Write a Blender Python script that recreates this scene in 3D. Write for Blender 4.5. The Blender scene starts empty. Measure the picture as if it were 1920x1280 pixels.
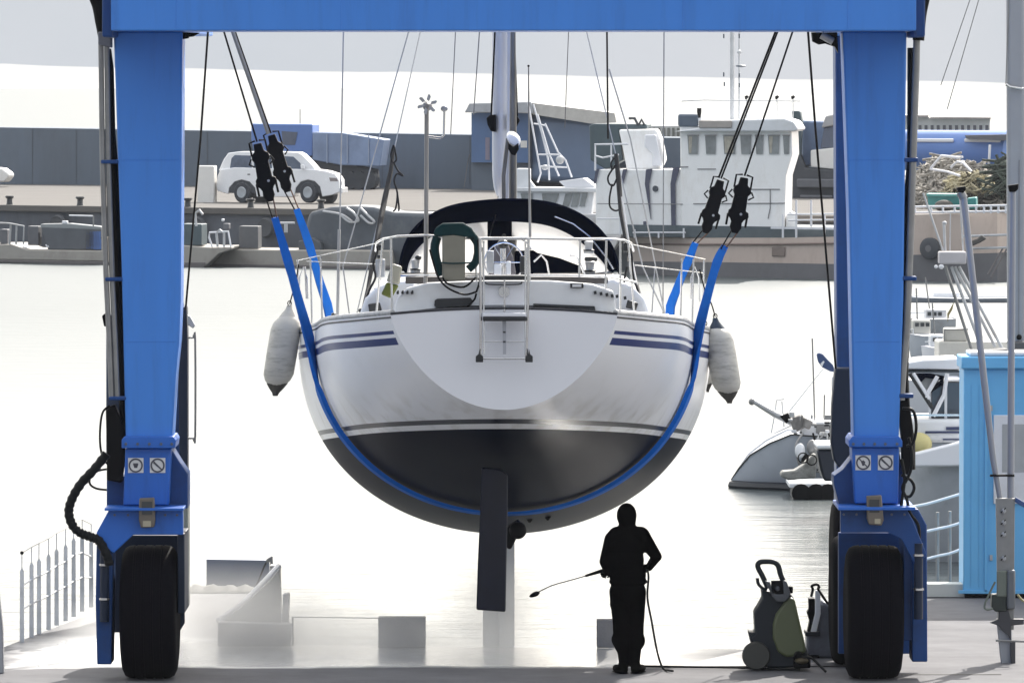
import bpy, bmesh, math, random
from mathutils import Vector, Matrix
random.seed(7)
R = math.radians
scn = bpy.context.scene
# ------------------------------------------------------------------ camera
F = 13230.0                      # focal length in photo pixels (1920 wide)
EYE = Vector((0, 0, 5.9))
PITCH = math.atan(480 / F)       # horizon at row 160
cd = bpy.data.cameras.new('camera'); cam = bpy.data.objects.new('camera', cd)
scn.collection.objects.link(cam); scn.camera = cam
cam.location = EYE; cam.rotation_euler = (math.pi / 2 - PITCH, 0, 0)
cd.sensor_width = 36; cd.lens = F / 1920 * 36; cd.clip_start = 1; cd.clip_end = 20000
# ------------------------------------------------------------------ light
SUN_EL, SUN_AZ = R(38), R(20)    # the sun stands ahead of the camera, a little right
w = bpy.data.worlds.new('World'); scn.world = w; w.use_nodes = True
nt = w.node_tree; nt.nodes.clear(); N = nt.nodes.new; L = nt.links.new
out = N('ShaderNodeOutputWorld'); bg = N('ShaderNodeBackground'); L(bg.outputs[0], out.inputs[0])
sky = N('ShaderNodeTexSky'); sky.sky_type = 'NISHITA'; sky.sun_disc = False
sky.sun_elevation = SUN_EL; sky.sun_rotation = SUN_AZ; sky.dust_density = 3.0; sky.air_density = 1.0
tc = N('ShaderNodeTexCoord'); sep = N('ShaderNodeSeparateXYZ'); L(tc.outputs['Generated'], sep.inputs[0])
def wm(op, a, b=None, c=None):
    n = N('ShaderNodeMath'); n.operation = op
    for i, x in enumerate((a, b, c)):
        if x is None: continue
        if isinstance(x, (int, float)): n.inputs[i].default_value = x
        else: L(x, n.inputs[i])
    return n.outputs[0]
def wramp(v, a, b):
    n = N('ShaderNodeMapRange'); n.clamp = True; n.inputs['From Min'].default_value = a; n.inputs['From Max'].default_value = b
    L(v, n.inputs['Value']); return n.outputs[0]
def wmix(f, a, b):
    n = N('ShaderNodeMix'); n.data_type = 'RGBA'; L(f, n.inputs['Factor'])
    for s, x in (('A', a), ('B', b)):
        k = [i for i in n.inputs if i.name == s and i.type == 'RGBA'][0]
        if isinstance(x, tuple): k.default_value = (*x, 1)
        else: L(x, k)
    return [o for o in n.outputs if o.type == 'RGBA'][0]
EXPO = 1.35
G_ = 1 / (0.10 * 2 ** EXPO)      # picture value -> sky colour before the 0.10 strength
def gc(*c): return tuple(x * G_ for x in c)
el = sep.outputs['Z']
nb = N('ShaderNodeTexNoise'); nb.inputs['Scale'].default_value = 45; nb.inputs['Detail'].default_value = 3; L(tc.outputs['Generated'], nb.inputs['Vector'])
edge = wm('ADD', wm('ADD', el, wm('MULTIPLY', sep.outputs['X'], 0.0172)), wm('MULTIPLY', wm('SUBTRACT', nb.outputs['Fac'], 0.5), 0.0010))
bank = wramp(edge, 0.00135, 0.00165)                     # lower rim of the grey cloud bank
tilt = wm('DIVIDE', wm('SUBTRACT', el, 0.0), 0.010)
nb2 = N('ShaderNodeTexNoise'); nb2.inputs['Scale'].default_value = 14; nb2.inputs['Detail'].default_value = 5; L(tc.outputs['Generated'], nb2.inputs['Vector'])
low = wmix(wramp(nb2.outputs['Fac'], 0.35, 0.65), gc(0.60, 0.64, 0.69), gc(0.68, 0.70, 0.74))
banked = wmix(bank, gc(1.25, 1.22, 1.16), low)
nz = N('ShaderNodeTexNoise'); nz.inputs['Scale'].default_value = 3.0; nz.inputs['Detail'].default_value = 5
L(tc.outputs['Generated'], nz.inputs['Vector'])
cl = wmix(wramp(nz.outputs['Fac'], 0.42, 0.62), gc(1.0, 1.03, 1.08), gc(1.9, 1.9, 1.85))
high = wmix(wramp(el, 0.013, 0.06), banked, cl)
full = wmix(wramp(el, 0.75, 0.98), high, sky.outputs[0])
nish = N('ShaderNodeMix'); nish.data_type = 'RGBA'; nish.inputs['Factor'].default_value = 0.22
rg = [i for i in nish.inputs if i.type == 'RGBA']; L(high, rg[0]); L(sky.outputs[0], rg[1])
dt = N('ShaderNodeVectorMath'); dt.operation = 'DOT_PRODUCT'; L(tc.outputs['Generated'], dt.inputs[0]); dt.inputs[1].default_value = (math.cos(SUN_EL) * math.sin(SUN_AZ), math.cos(SUN_EL) * math.cos(SUN_AZ), math.sin(SUN_EL))
gm_ = wmix(wramp(dt.outputs['Value'], -0.6, 1.0), (0.46, 0.50, 0.57), (1.95, 1.88, 1.76))   # thin cloud is brighter and warmer towards the sun
vs_ = N('ShaderNodeVectorMath'); vs_.operation = 'MULTIPLY'; L([o for o in nish.outputs if o.type == 'RGBA'][0], vs_.inputs[0]); L(gm_, vs_.inputs[1])
hi2 = wmix(wramp(el, 0.013, 0.05), high, vs_.outputs[0])
L(hi2, bg.inputs['Color']); bg.inputs['Strength'].default_value = 0.10
ld = bpy.data.lights.new('sun', 'SUN'); lo = bpy.data.objects.new('sun', ld); scn.collection.objects.link(lo)
ld.energy = 3.2; ld.angle = R(0.5); ld.color = (1.0, 0.95, 0.88)
sd = Vector((math.cos(SUN_EL) * math.sin(SUN_AZ), math.cos(SUN_EL) * math.cos(SUN_AZ), math.sin(SUN_EL)))
lo.rotation_euler = sd.to_track_quat('Z', 'Y').to_euler(); lo.location = (0, 0, 60)
scn.view_settings.view_transform = 'Standard'; scn.view_settings.look = 'None'
scn.view_settings.exposure = EXPO; scn.view_settings.gamma = 1
scn.cycles.max_bounces = 8; scn.cycles.glossy_bounces = 4; scn.cycles.transparent_max_bounces = 16
try: scn.cycles.volume_bounces = 1
except Exception: pass
# ------------------------------------------------------------------ projection helpers (photo pixel + real depth -> point)
def ray(px, py):
    a = (px - 960) / F; b = -(py - 640) / F
    c, s = math.cos(PITCH), math.sin(PITCH)
    return Vector((a, c + b * s, -s + b * c))
def P(px, py, Y): d = ray(px, py); return EYE + d * (Y / d.y)
def G(px, py, z): d = ray(px, py); return EYE + d * ((z - EYE.z) / d.z)
def Z(py, Y): return P(960, py, Y).z
def X(px, Y): return (px - 960) / F * Y
WATER = -1.0
QA, QB = G(0, 494, WATER), G(1920, 531, WATER)
QU = (QB - QA).normalized(); QV = Vector((-QU.y, QU.x, 0))
def T(px, py, t):
    d = ray(px, py); o = QA + QV * t
    k = (o - EYE).dot(QV) / d.dot(QV); return EYE + d * k
def tz(px, py, z): return (G(px, py, z) - QA).dot(QV)
# ------------------------------------------------------------------ materials
MATS = {}
def mat(name, col, rough=0.5, metal=0.0, var=0.12, scale=3.0, bump=0.0, bscale=30.0, coat=0.0, spec=0.5, dirt=None, dscale=2.0, damt=0.5, stretch=(1, 1, 1)):
    if name in MATS: return MATS[name]
    m = bpy.data.materials.new(name); m.use_nodes = True; t = m.node_tree; b = t.nodes['Principled BSDF']
    b.inputs['Metallic'].default_value = metal; b.inputs['Roughness'].default_value = rough
    b.inputs['Specular IOR Level'].default_value = spec; b.inputs['Coat Weight'].default_value = coat; b.inputs['Coat Roughness'].default_value = 0.08
    tx = t.nodes.new('ShaderNodeTexCoord'); mp = t.nodes.new('ShaderNodeMapping'); mp.inputs['Scale'].default_value = stretch
    t.links.new(tx.outputs['Object'], mp.inputs[0])
    n = t.nodes.new('ShaderNodeTexNoise'); n.inputs['Scale'].default_value = scale; n.inputs['Detail'].default_value = 6; n.inputs['Roughness'].default_value = 0.6
    t.links.new(mp.outputs[0], n.inputs['Vector'])
    r = t.nodes.new('ShaderNodeValToRGB'); e = r.color_ramp.elements
    e[0].position = 0.3; e[1].position = 0.7
    e[0].color = (*[c * (1 - var) for c in col], 1); e[1].color = (*[min(1, c * (1 + var * 0.6)) for c in col], 1)
    t.links.new(n.outputs['Fac'], r.inputs[0]); c = r.outputs[0]
    if dirt:
        n2 = t.nodes.new('ShaderNodeTexNoise'); n2.inputs['Scale'].default_value = dscale; n2.inputs['Detail'].default_value = 9; n2.inputs['Roughness'].default_value = 0.7
        t.links.new(mp.outputs[0], n2.inputs['Vector'])
        mr = t.nodes.new('ShaderNodeMapRange'); mr.inputs['From Min'].default_value = 0.5; mr.inputs['From Max'].default_value = 0.72; mr.inputs['To Max'].default_value = damt
        t.links.new(n2.outputs['Fac'], mr.inputs['Value'])
        mx = t.nodes.new('ShaderNodeMix'); mx.data_type = 'RGBA'; ri = [i for i in mx.inputs if i.type == 'RGBA']
        t.links.new(mr.outputs[0], mx.inputs['Factor']); t.links.new(c, ri[0]); ri[1].default_value = (*dirt, 1)
        c = [o for o in mx.outputs if o.type == 'RGBA'][0]
    t.links.new(c, b.inputs['Base Color'])
    mr = t.nodes.new('ShaderNodeMapRange'); mr.inputs['To Min'].default_value = max(0.02, rough - 0.08); mr.inputs['To Max'].default_value = min(1, rough + 0.08)
    t.links.new(n.outputs['Fac'], mr.inputs['Value']); t.links.new(mr.outputs[0], b.inputs['Roughness'])
    if bump:
        n3 = t.nodes.new('ShaderNodeTexNoise'); n3.inputs['Scale'].default_value = bscale; n3.inputs['Detail'].default_value = 4
        t.links.new(mp.outputs[0], n3.inputs['Vector'])
        bp = t.nodes.new('ShaderNodeBump'); bp.inputs['Strength'].default_value = bump; bp.inputs['Distance'].default_value = 0.02
        t.links.new(n3.outputs['Fac'], bp.inputs['Height']); t.links.new(bp.outputs[0], b.inputs['Normal'])
    MATS[name] = m; return m
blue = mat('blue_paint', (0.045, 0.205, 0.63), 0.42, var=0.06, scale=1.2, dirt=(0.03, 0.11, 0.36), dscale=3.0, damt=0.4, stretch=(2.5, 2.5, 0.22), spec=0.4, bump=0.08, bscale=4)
blue_m = mat('shaded_blue_paint', (0.016, 0.115, 0.47), 0.42, var=0.08, scale=1.5, dirt=(0.012, 0.06, 0.22), dscale=3.5, damt=0.45, stretch=(2, 2, 0.4), spec=0.4)  # the hoist blue darkened, dimmer light on the lower legs put into the colour
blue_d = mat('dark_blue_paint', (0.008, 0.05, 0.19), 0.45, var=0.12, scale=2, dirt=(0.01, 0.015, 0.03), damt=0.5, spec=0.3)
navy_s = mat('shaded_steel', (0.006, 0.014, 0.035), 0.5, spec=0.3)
black = mat('black_steel', (0.003, 0.003, 0.004), 0.5, spec=0.10)
rubber = mat('tyre_rubber', (0.0015, 0.0015, 0.0035), 0.75, bump=0.3, bscale=40, spec=0.03)
hosem = mat('black_hose', (0.004, 0.005, 0.006), 0.5, spec=0.15)
steel = mat('stainless_steel', (0.62, 0.62, 0.62), 0.22, metal=0.9, var=0.1, scale=10)
galv = mat('galvanised_steel', (0.42, 0.43, 0.44), 0.45, metal=0.6, var=0.2, scale=8, dirt=(0.16, 0.13, 0.10), damt=0.4)
greyp = mat('grey_pipe', (0.24, 0.24, 0.24), 0.4, metal=0.5, var=0.2, scale=4)
gel = mat('white_gelcoat', (0.70, 0.72, 0.77), 0.22, var=0.03, scale=1, coat=0.3, spec=0.5)
whitep = mat('white_paint', (0.66, 0.68, 0.71), 0.45, var=0.06, scale=2, dirt=(0.42, 0.38, 0.33), dscale=1.2, damt=0.35)
whited = mat('worn_white_paint', (0.50, 0.51, 0.53), 0.5, var=0.12, scale=2, dirt=(0.28, 0.22, 0.17), dscale=2.5, damt=0.5)
navy = mat('navy_canvas', (0.0015, 0.003, 0.010), 0.85, var=0.3, scale=4, bump=0.4, bscale=12, spec=0.0)
strap = mat('blue_webbing', (0.002, 0.12, 0.50), 0.7, var=0.15, scale=6, bump=0.3, bscale=60, spec=0.2)
conc = mat('concrete', (0.30, 0.30, 0.30), 0.75, var=0.18, scale=1.5, bump=0.3, bscale=14, dirt=(0.14, 0.14, 0.145), dscale=0.7, damt=0.6)
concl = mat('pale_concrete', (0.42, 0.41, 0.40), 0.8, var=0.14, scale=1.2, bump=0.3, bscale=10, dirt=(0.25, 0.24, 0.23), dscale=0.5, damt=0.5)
glass_d = mat('dark_glass', (0.03, 0.035, 0.04), 0.12, var=0.2, scale=2, spec=0.6)
pane_m = mat('pale_window_glass', (0.22, 0.24, 0.25), 0.15, var=0.4, scale=1.3, spec=0.6)
fenderm = mat('fender_vinyl', (0.50, 0.48, 0.43), 0.45, var=0.15, scale=5, dirt=(0.10, 0.09, 0.07), dscale=3.5, damt=0.75, stretch=(0.6, 0.6, 2.5))
def glassy(name, col, alpha, rough=0.05):
    m = bpy.data.materials.new(name); m.use_nodes = True; t = m.node_tree; b = t.nodes['Principled BSDF']
    b.inputs['Base Color'].default_value = (*col, 1); b.inputs['Roughness'].default_value = rough; b.inputs['Alpha'].default_value = alpha
    return m
# ------------------------------------------------------------------ mesh builder
WL = {}
def link(o): scn.collection.objects.link(o)
class MB:
    def __init__(s): s.v = []; s.f = []
    def add(s, vs, fs):
        k = len(s.v); s.v += [Vector(p) for p in vs]; s.f += [tuple(i + k for i in f) for f in fs]; return s
    def box(s, x0, x1, y0, y1, z0, z1):
        return s.add([(x, y, z) for x in (x0, x1) for y in (y0, y1) for z in (z0, z1)],
                     [(0, 1, 3, 2), (4, 6, 7, 5), (0, 4, 5, 1), (2, 3, 7, 6), (0, 2, 6, 4), (1, 5, 7, 3)])
    def pb(s, x0, y0, x1, y1, Y, d):          # box from two photo corners at depth Y, d metres deep
        a, b = P(x0, y1, Y), P(x1, y0, Y); return s.box(a.x, b.x, Y, Y + d, a.z, b.z)
    def prism(s, pts, vec):
        n = len(pts); vec = Vector(vec); pts = [Vector(p) for p in pts]
        fs = [tuple(range(n)), tuple(range(2 * n - 1, n - 1, -1))] + [(i, i + n, (i + 1) % n + n, (i + 1) % n) for i in range(n)]
        return s.add(pts + [p + vec for p in pts], fs)
    def pp(s, pix, Y, d): return s.prism([P(x, y, Y) for x, y in pix], (0, d, 0))
    def qp(s, pix, t, d): return s.prism([T(x, y, t) for x, y in pix], EV * d)
    def qb(s, x0, y0, x1, y1, t, d):          # box aligned with the far quay
        a, b = T(x0, (y0 + y1) / 2, t), T(x1, (y0 + y1) / 2, t); xm = (x0 + x1) / 2
        z1, z0 = T(xm, y0, t).z, T(xm, y1, t).z
        return s.prism([(a.x, a.y, z0), (b.x, b.y, z0), (b.x, b.y, z1), (a.x, a.y, z1)], EV * d)
    def tube(s, pts, r, n=8, closed=False):
        pts = [Vector(p) for p in pts]; m = len(pts)
        rs = r if isinstance(r, (list, tuple)) else [r] * m
        rings = []; prev = None
        for i, p in enumerate(pts):
            if closed: d = pts[(i + 1) % m] - pts[i - 1]
            else: d = pts[min(i + 1, m - 1)] - pts[max(i - 1, 0)]
            if d.length < 1e-9: d = Vector((0, 0, 1))
            d.normalize()
            if prev is None:
                a = Vector((0, 0, 1)) if abs(d.z) < 0.9 else Vector((1, 0, 0)); u = d.cross(a).normalized()
            else:
                u = prev - d * prev.dot(d)
                if u.length < 1e-6: u = d.orthogonal()
                u.normalize()
            prev = u; v = d.cross(u)
            rings.append([p + (u * math.cos(2 * math.pi * k / n) + v * math.sin(2 * math.pi * k / n)) * rs[i] for k in range(n)])
        vs = [q for g in rings for q in g]; fs = []
        for i in range(m if closed else m - 1):
            j = (i + 1) % m
            for k in range(n): fs.append((i * n + k, i * n + (k + 1) % n, j * n + (k + 1) % n, j * n + k))
        if not closed: fs += [tuple(range(n))[::-1], tuple(range((m - 1) * n, m * n))]
        return s.add(vs, fs)
    def lathe(s, c, ax, prof, n=24, flat=1.0):   # prof = [(distance along axis, radius)]
        ax = Vector(ax).normalized(); u = ax.orthogonal().normalized()
        if abs(ax.z) > 0.9: u = Vector((1, 0, 0))
        v = ax.cross(u); c = Vector(c); vs = []; fs = []
        for a, r in prof:
            for k in range(n): th = 2 * math.pi * k / n; vs.append(c + ax * a + u * (r * math.cos(th)) + v * (r * flat * math.sin(th)))
        m = len(prof)
        for i in range(m - 1):
            for k in range(n): fs.append((i * n + k, i * n + (k + 1) % n, (i + 1) * n + (k + 1) % n, (i + 1) * n + k))
        fs += [tuple(range(n))[::-1], tuple(range((m - 1) * n, m * n))]
        return s.add(vs, fs)
    def ell(s, c, r, n=14, m=9, rot=None):
        c = Vector(c); vs = []; fs = []
        for i in range(1, m):
            ph = math.pi * i / m
            for k in range(n):
                th = 2 * math.pi * k / n; q = Vector((r[0] * math.sin(ph) * math.cos(th), r[1] * math.sin(ph) * math.sin(th), r[2] * math.cos(ph)))
                if rot: q = rot @ q
                vs.append(c + q)
        for i in range(m - 2):
            for k in range(n): fs.append((i * n + k, (i + 1) * n + k, (i + 1) * n + (k + 1) % n, i * n + (k + 1) % n))
        top, bot = Vector((0, 0, r[2])), Vector((0, 0, -r[2]))
        if rot: top, bot = rot @ top, rot @ bot
        vs += [c + top, c + bot]; a, b = len(vs) - 2, len(vs) - 1
        for k in range(n): fs.append((a, k, (k + 1) % n)); fs.append((b, (m - 2) * n + (k + 1) % n, (m - 2) * n + k))
        return s.add(vs, fs)
    def grid(s, rows):
        n = len(rows[0]); vs = [p for r in rows for p in r]; fs = []
        for i in range(len(rows) - 1):
            for k in range(n - 1): fs.append((i * n + k, i * n + k + 1, (i + 1) * n + k + 1, (i + 1) * n + k))
        return s.add(vs, fs)
    def ribbon(s, pts, wid, th, side):          # a flat strap: width along 'side', thickness th outward
        rows = [[], [], [], []]
        for i, p in enumerate(pts):
            p = Vector(p); d = (Vector(pts[min(i + 1, len(pts) - 1)]) - Vector(pts[max(i - 1, 0)])).normalized()
            sd_ = Vector(side); nn = d.cross(sd_).normalized(); wd = wid[i] if isinstance(wid, list) else wid
            for k, (a, b) in enumerate(((-1, -1), (1, -1), (1, 1), (-1, 1))): rows[k].append(p + sd_ * (a * wd / 2) + nn * (b * th / 2))
        m = len(pts); vs = [rows[k][i] for i in range(m) for k in range(4)]; fs = []
        for i in range(m - 1):
            for k in range(4): fs.append((i * 4 + k, i * 4 + (k + 1) % 4, (i + 1) * 4 + (k + 1) % 4, (i + 1) * 4 + k))
        fs += [(3, 2, 1, 0), (m * 4 - 4, m * 4 - 3, m * 4 - 2, m * 4 - 1)]
        return s.add(vs, fs)
    def build(s, name, m, parent=None, smooth=True, bevel=0.0, seg=2, label=None, sub=0, solid=0, base=None, remesh=0, angle=40):
        if not s.v: raise Exception('empty ' + name)
        if parent is not None: o0 = WL[parent.name]
        else:
            xs = [p.x for p in s.v]; ys = [p.y for p in s.v]; zs = [p.z for p in s.v]
            o0 = Vector(base) if base else Vector(((min(xs) + max(xs)) / 2, (min(ys) + max(ys)) / 2, min(zs)))
        me = bpy.data.meshes.new(name); me.from_pydata([p - o0 for p in s.v], [], s.f); me.validate(); me.update()
        bm = bmesh.new(); bm.from_mesh(me); bmesh.ops.recalc_face_normals(bm, faces=bm.faces); bm.to_mesh(me); bm.free()
        me.materials.append(m); o = bpy.data.objects.new(name, me); link(o)
        if parent is not None: o.parent = parent
        else: o.location = o0
        WL[o.name] = o0
        if smooth:
            for p in me.polygons: p.use_smooth = True
            me.set_sharp_from_angle(angle=R(angle))
        if solid: md = o.modifiers.new('solid', 'SOLIDIFY'); md.thickness = solid; md.offset = 0
        if remesh:
            md = o.modifiers.new('remesh', 'REMESH'); md.mode = 'VOXEL'; md.voxel_size = remesh; md.use_smooth_shade = True
            md = o.modifiers.new('smooth', 'SMOOTH'); md.factor = 0.6; md.iterations = 5
        if bevel: md = o.modifiers.new('bevel', 'BEVEL'); md.width = bevel; md.segments = seg; md.limit_method = 'ANGLE'; md.angle_limit = R(35); md.harden_normals = False
        if sub: md = o.modifiers.new('sub', 'SUBSURF'); md.levels = sub; md.render_levels = sub
        if label: o['label'] = label
        return o
def thing(name, label, cat, loc, group=None):
    o = bpy.data.objects.new(name, None); link(o); o.location = loc; o.empty_display_size = 0.3
    o['label'] = label; o['category'] = cat
    if group: o['group'] = group
    WL[o.name] = Vector(loc); return o
def tag(o, label, cat, group=None):
    o['label'] = label; o['category'] = cat
    if group: o['group'] = group
    return o
def struct(o): o['kind'] = 'structure'; return o
def copy_tree(o, parent=None, loc=None, rz=0, label=None):
    c = o.copy(); link(c)
    if parent is None: c.location = loc; c.rotation_euler = (0, 0, rz); c['label'] = label or c['label']
    else: c.parent = parent
    for ch in list(o.children): copy_tree(ch, c)
    return c
def spline(pts, n=6):
    pts = [Vector(p) for p in pts]; res = []
    for i in range(len(pts) - 1):
        a, b, c, d = pts[max(i - 1, 0)], pts[i], pts[i + 1], pts[min(i + 2, len(pts) - 1)]
        for k in range(n):
            t = k / n; res.append(0.5 * ((2 * b) + (c - a) * t + (2 * a - 5 * b + 4 * c - d) * t * t + (3 * b - a - 3 * c + d) * t ** 3))
    return res + [pts[-1]]
def lerp_tab(tab, y):
    for i in range(len(tab) - 1):
        if y <= tab[i + 1][0]:
            a, b = tab[i], tab[i + 1]; pa, pb = tab[max(i - 1, 0)], tab[min(i + 2, len(tab) - 1)]
            h = b[0] - a[0]; t = (y - a[0]) / h; o = []
            for k in range(1, len(a)):
                m0 = (b[k] - pa[k]) / (b[0] - pa[0]) * h; m1 = (pb[k] - a[k]) / (pb[0] - a[0]) * h
                o.append((2*t**3-3*t*t+1)*a[k] + (t**3-2*t*t+t)*m0 + (3*t*t-2*t**3)*b[k] + (t**3-t*t)*m1)
            return o
    return list(tab[-1][1:])
# ================================================================== SETTING
def watermat():
    m = bpy.data.materials.new('harbour_water'); m.use_nodes = True; t = m.node_tree; b = t.nodes['Principled BSDF']
    b.inputs['Base Color'].default_value = (0.07, 0.085, 0.09, 1); b.inputs['Roughness'].default_value = 0.17; b.inputs['IOR'].default_value = 1.33
    tx = t.nodes.new('ShaderNodeTexCoord'); h = None
    for sc, st, am in ((0.5, (0.6, 1.6, 1), 0.24), (2.2, (0.7, 1.6, 1), 0.11), (7.0, (1, 1.5, 1), 0.03)):
        mp = t.nodes.new('ShaderNodeMapping'); mp.inputs['Scale'].default_value = st; t.links.new(tx.outputs['Object'], mp.inputs[0])
        n = t.nodes.new('ShaderNodeTexNoise'); n.inputs['Scale'].default_value = sc; n.inputs['Detail'].default_value = 3; t.links.new(mp.outputs[0], n.inputs['Vector'])
        k = t.nodes.new('ShaderNodeMath'); k.operation = 'MULTIPLY'; k.inputs[1].default_value = am; t.links.new(n.outputs['Fac'], k.inputs[0])
        if h is None: h = k.outputs[0]
        else:
            a = t.nodes.new('ShaderNodeMath'); a.operation = 'ADD'; t.links.new(h, a.inputs[0]); t.links.new(k.outputs[0], a.inputs[1]); h = a.outputs[0]
    rr = t.nodes.new('ShaderNodeMapRange'); 
    geo = t.nodes.new('ShaderNodeNewGeometry'); sp2 = t.nodes.new('ShaderNodeSeparateXYZ'); t.links.new(geo.outputs['Position'], sp2.inputs[0]); rr.inputs['From Min'].default_value = 95; rr.inputs['From Max'].default_value = 215; rr.inputs['To Min'].default_value = 0.13; rr.inputs['To Max'].default_value = 0.52
    t.links.new(sp2.outputs['Y'], rr.inputs['Value']); t.links.new(rr.outputs[0], b.inputs['Roughness'])      # open water is choppier than the dock
    bp = t.nodes.new('ShaderNodeBump'); bp.inputs['Strength'].default_value = 0.5; bp.inputs['Distance'].default_value = 0.5
    t.links.new(h, bp.inputs['Height']); t.links.new(bp.outputs[0], b.inputs['Normal']); return m
o = struct(MB().add([(-6000, 60, WATER), (6000, 60, WATER), (6000, 15000, WATER), (-6000, 15000, WATER)], [(0, 1, 2, 3)]).build('water', watermat(), base=(0, 0, WATER), smooth=False))
o = struct(MB().add([(-6000, -2000, -3.2), (6000, -2000, -3.2), (6000, 15000, -3.2), (-6000, 15000, -3.2)], [(0, 1, 2, 3)]).build('seabed', mat('seabed_mud', (0.06, 0.06, 0.05), 0.9), smooth=False))
def groundmat():
    m = bpy.data.materials.new('wet_concrete'); m.use_nodes = True; t = m.node_tree; b = t.nodes['Principled BSDF']
    tx = t.nodes.new('ShaderNodeTexCoord')
    def noise(sc, det, st=(1, 1, 1)):
        mp = t.nodes.new('ShaderNodeMapping'); mp.inputs['Scale'].default_value = st; t.links.new(tx.outputs['Object'], mp.inputs[0])
        n = t.nodes.new('ShaderNodeTexNoise'); n.inputs['Scale'].default_value = sc; n.inputs['Detail'].default_value = det; n.inputs['Roughness'].default_value = 0.65
        t.links.new(mp.outputs[0], n.inputs['Vector']); return n.outputs['Fac']
    def mr(v, a, b_, c, d):
        n = t.nodes.new('ShaderNodeMapRange'); n.inputs['From Min'].default_value = a; n.inputs['From Max'].default_value = b_; n.inputs['To Min'].default_value = c; n.inputs['To Max'].default_value = d
        t.links.new(v, n.inputs['Value']); return n.outputs[0]
    def mth(op, a, b_):
        n = t.nodes.new('ShaderNodeMath'); n.operation = op
        for i, x in enumerate((a, b_)):
            if isinstance(x, (int, float)): n.inputs[i].default_value = x
            else: t.links.new(x, n.inputs[i])
        return n.outputs[0]
    sp = t.nodes.new('ShaderNodeSeparateXYZ'); t.links.new(tx.outputs['Object'], sp.inputs[0])
    y = mth('ADD', sp.outputs['Y'], mth('MULTIPLY', noise(0.5, 4), 0.9)); x = mth('ADD', sp.outputs['X'], mth('MULTIPLY', noise(0.9, 4), 0.8))
    wet = mth('MULTIPLY', mr(y, 71.75, 72.1, 0, 1), mth('MULTIPLY', mr(x, -4.9, -4.3, 0, 1), mr(x, 1.9, 3.0, 1, 0.0)))   # puddle left by the washing
    wet = mth('MULTIPLY', wet, mr(y, 75.0, 76.2, 1, 0.12))
    wet = mth('MAXIMUM', wet, mr(noise(0.35, 3, (0.5, 1.5, 1)), 0.66, 0.76, 0, 0.25))
    r = t.nodes.new('ShaderNodeValToRGB'); e = r.color_ramp.elements; e[0].position = 0.3; e[1].position = 0.7; e[0].color = (0.10, 0.10, 0.108, 1); e[1].color = (0.16, 0.16, 0.168, 1)
    t.links.new(noise(1.3, 9), r.inputs[0])
    mx = t.nodes.new('ShaderNodeMix'); mx.data_type = 'RGBA'; ri = [i for i in mx.inputs if i.type == 'RGBA']
    t.links.new(wet, mx.inputs['Factor']); t.links.new(r.outputs[0], ri[0]); ri[1].default_value = (0.50, 0.50, 0.49, 1)
    t.links.new([q for q in mx.outputs if q.type == 'RGBA'][0], b.inputs['Base Color'])
    t.links.new(mr(wet, 0, 1, 0.72, 0.10), b.inputs['Roughness']); t.links.new(mr(wet, 0, 1, 0.06, 1.0), b.inputs['Specular IOR Level'])
    bp = t.nodes.new('ShaderNodeBump'); bp.inputs['Strength'].default_value = 0.25; bp.inputs['Distance'].default_value = 0.02
    t.links.new(noise(9, 6), bp.inputs['Height']); t.links.new(bp.outputs[0], b.inputs['Normal']); return m
gm = groundmat()
eL, eR = G(540, 1207, 0), G(1590, 1219, 0)
pl = [G(8, 1212, 0), G(300, 1100, 0), G(511, 1100, 0), G(545, 1208, 0)]           # left finger pier
pr = [G(1590, 1219, 0), G(1625, 1108, 0), G(2300, 1108, 0)]                       # right finger pier
apron = [(-60, -30, 0), (60, -30, 0), (60, pr[2].y, 0), pr[2], pr[1], pr[0], pl[3], pl[2], pl[1], pl[0], (-60, pl[0].y, 0)]
struct(MB().prism([Vector(p) for p in apron], (0, 0, -2.6)).build('ground', gm, base=(0, 0, 0), smooth=False))
b_ = MB()                                                          # dark joint and drain slot across the apron
for (xa, xb, ya, yb) in ((1170, 1600, 1249, 1250), (1690, 1880, 1264, 1267), (1330, 1590, 1249, 1252)):
    p, q = G(xa, ya, 0), G(xb, yb, 0); b_.box(p.x, q.x, p.y - 0.03, p.y + 0.05, 0.0, 0.004)
struct(b_.build('drain_slot', black, smooth=False))
# far quay, its deck lies behind the moored hulls
QZ = T(0, 384, 6).z
def qpt(s, t, z): q = QA + QU * s + QV * t; return (q.x, q.y, z)
EV = Vector((0.10, 0.995, 0))
SQ = (QB - QA).length
quay_face = mat('quay_face', (0.10, 0.11, 0.13), 0.85, var=0.25, scale=0.6, dirt=(0.05, 0.05, 0.055), dscale=0.8, damt=0.6, bump=0.4, bscale=3, stretch=(1, 1, 0.4))
quay_top = mat('quay_top', (0.125, 0.12, 0.115), 0.9, spec=0.1, var=0.12, scale=0.3, dirt=(0.13, 0.12, 0.12), dscale=0.2, damt=0.5)
struct(MB().prism([qpt(-60, 6, QZ - 0.25), qpt(SQ + 60, 6, QZ - 0.25), qpt(SQ + 60, 90, QZ - 0.25), qpt(-60, 90, QZ - 0.25)], (0, 0, -4)).build('quay', quay_face, smooth=False))
struct(MB().prism([qpt(-60, 5.8, QZ), qpt(SQ + 60, 5.8, QZ), qpt(SQ + 60, 90, QZ), qpt(-60, 90, QZ)], (0, 0, -0.248)).build('quay_deck', quay_top, smooth=False, bevel=0.03))
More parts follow.
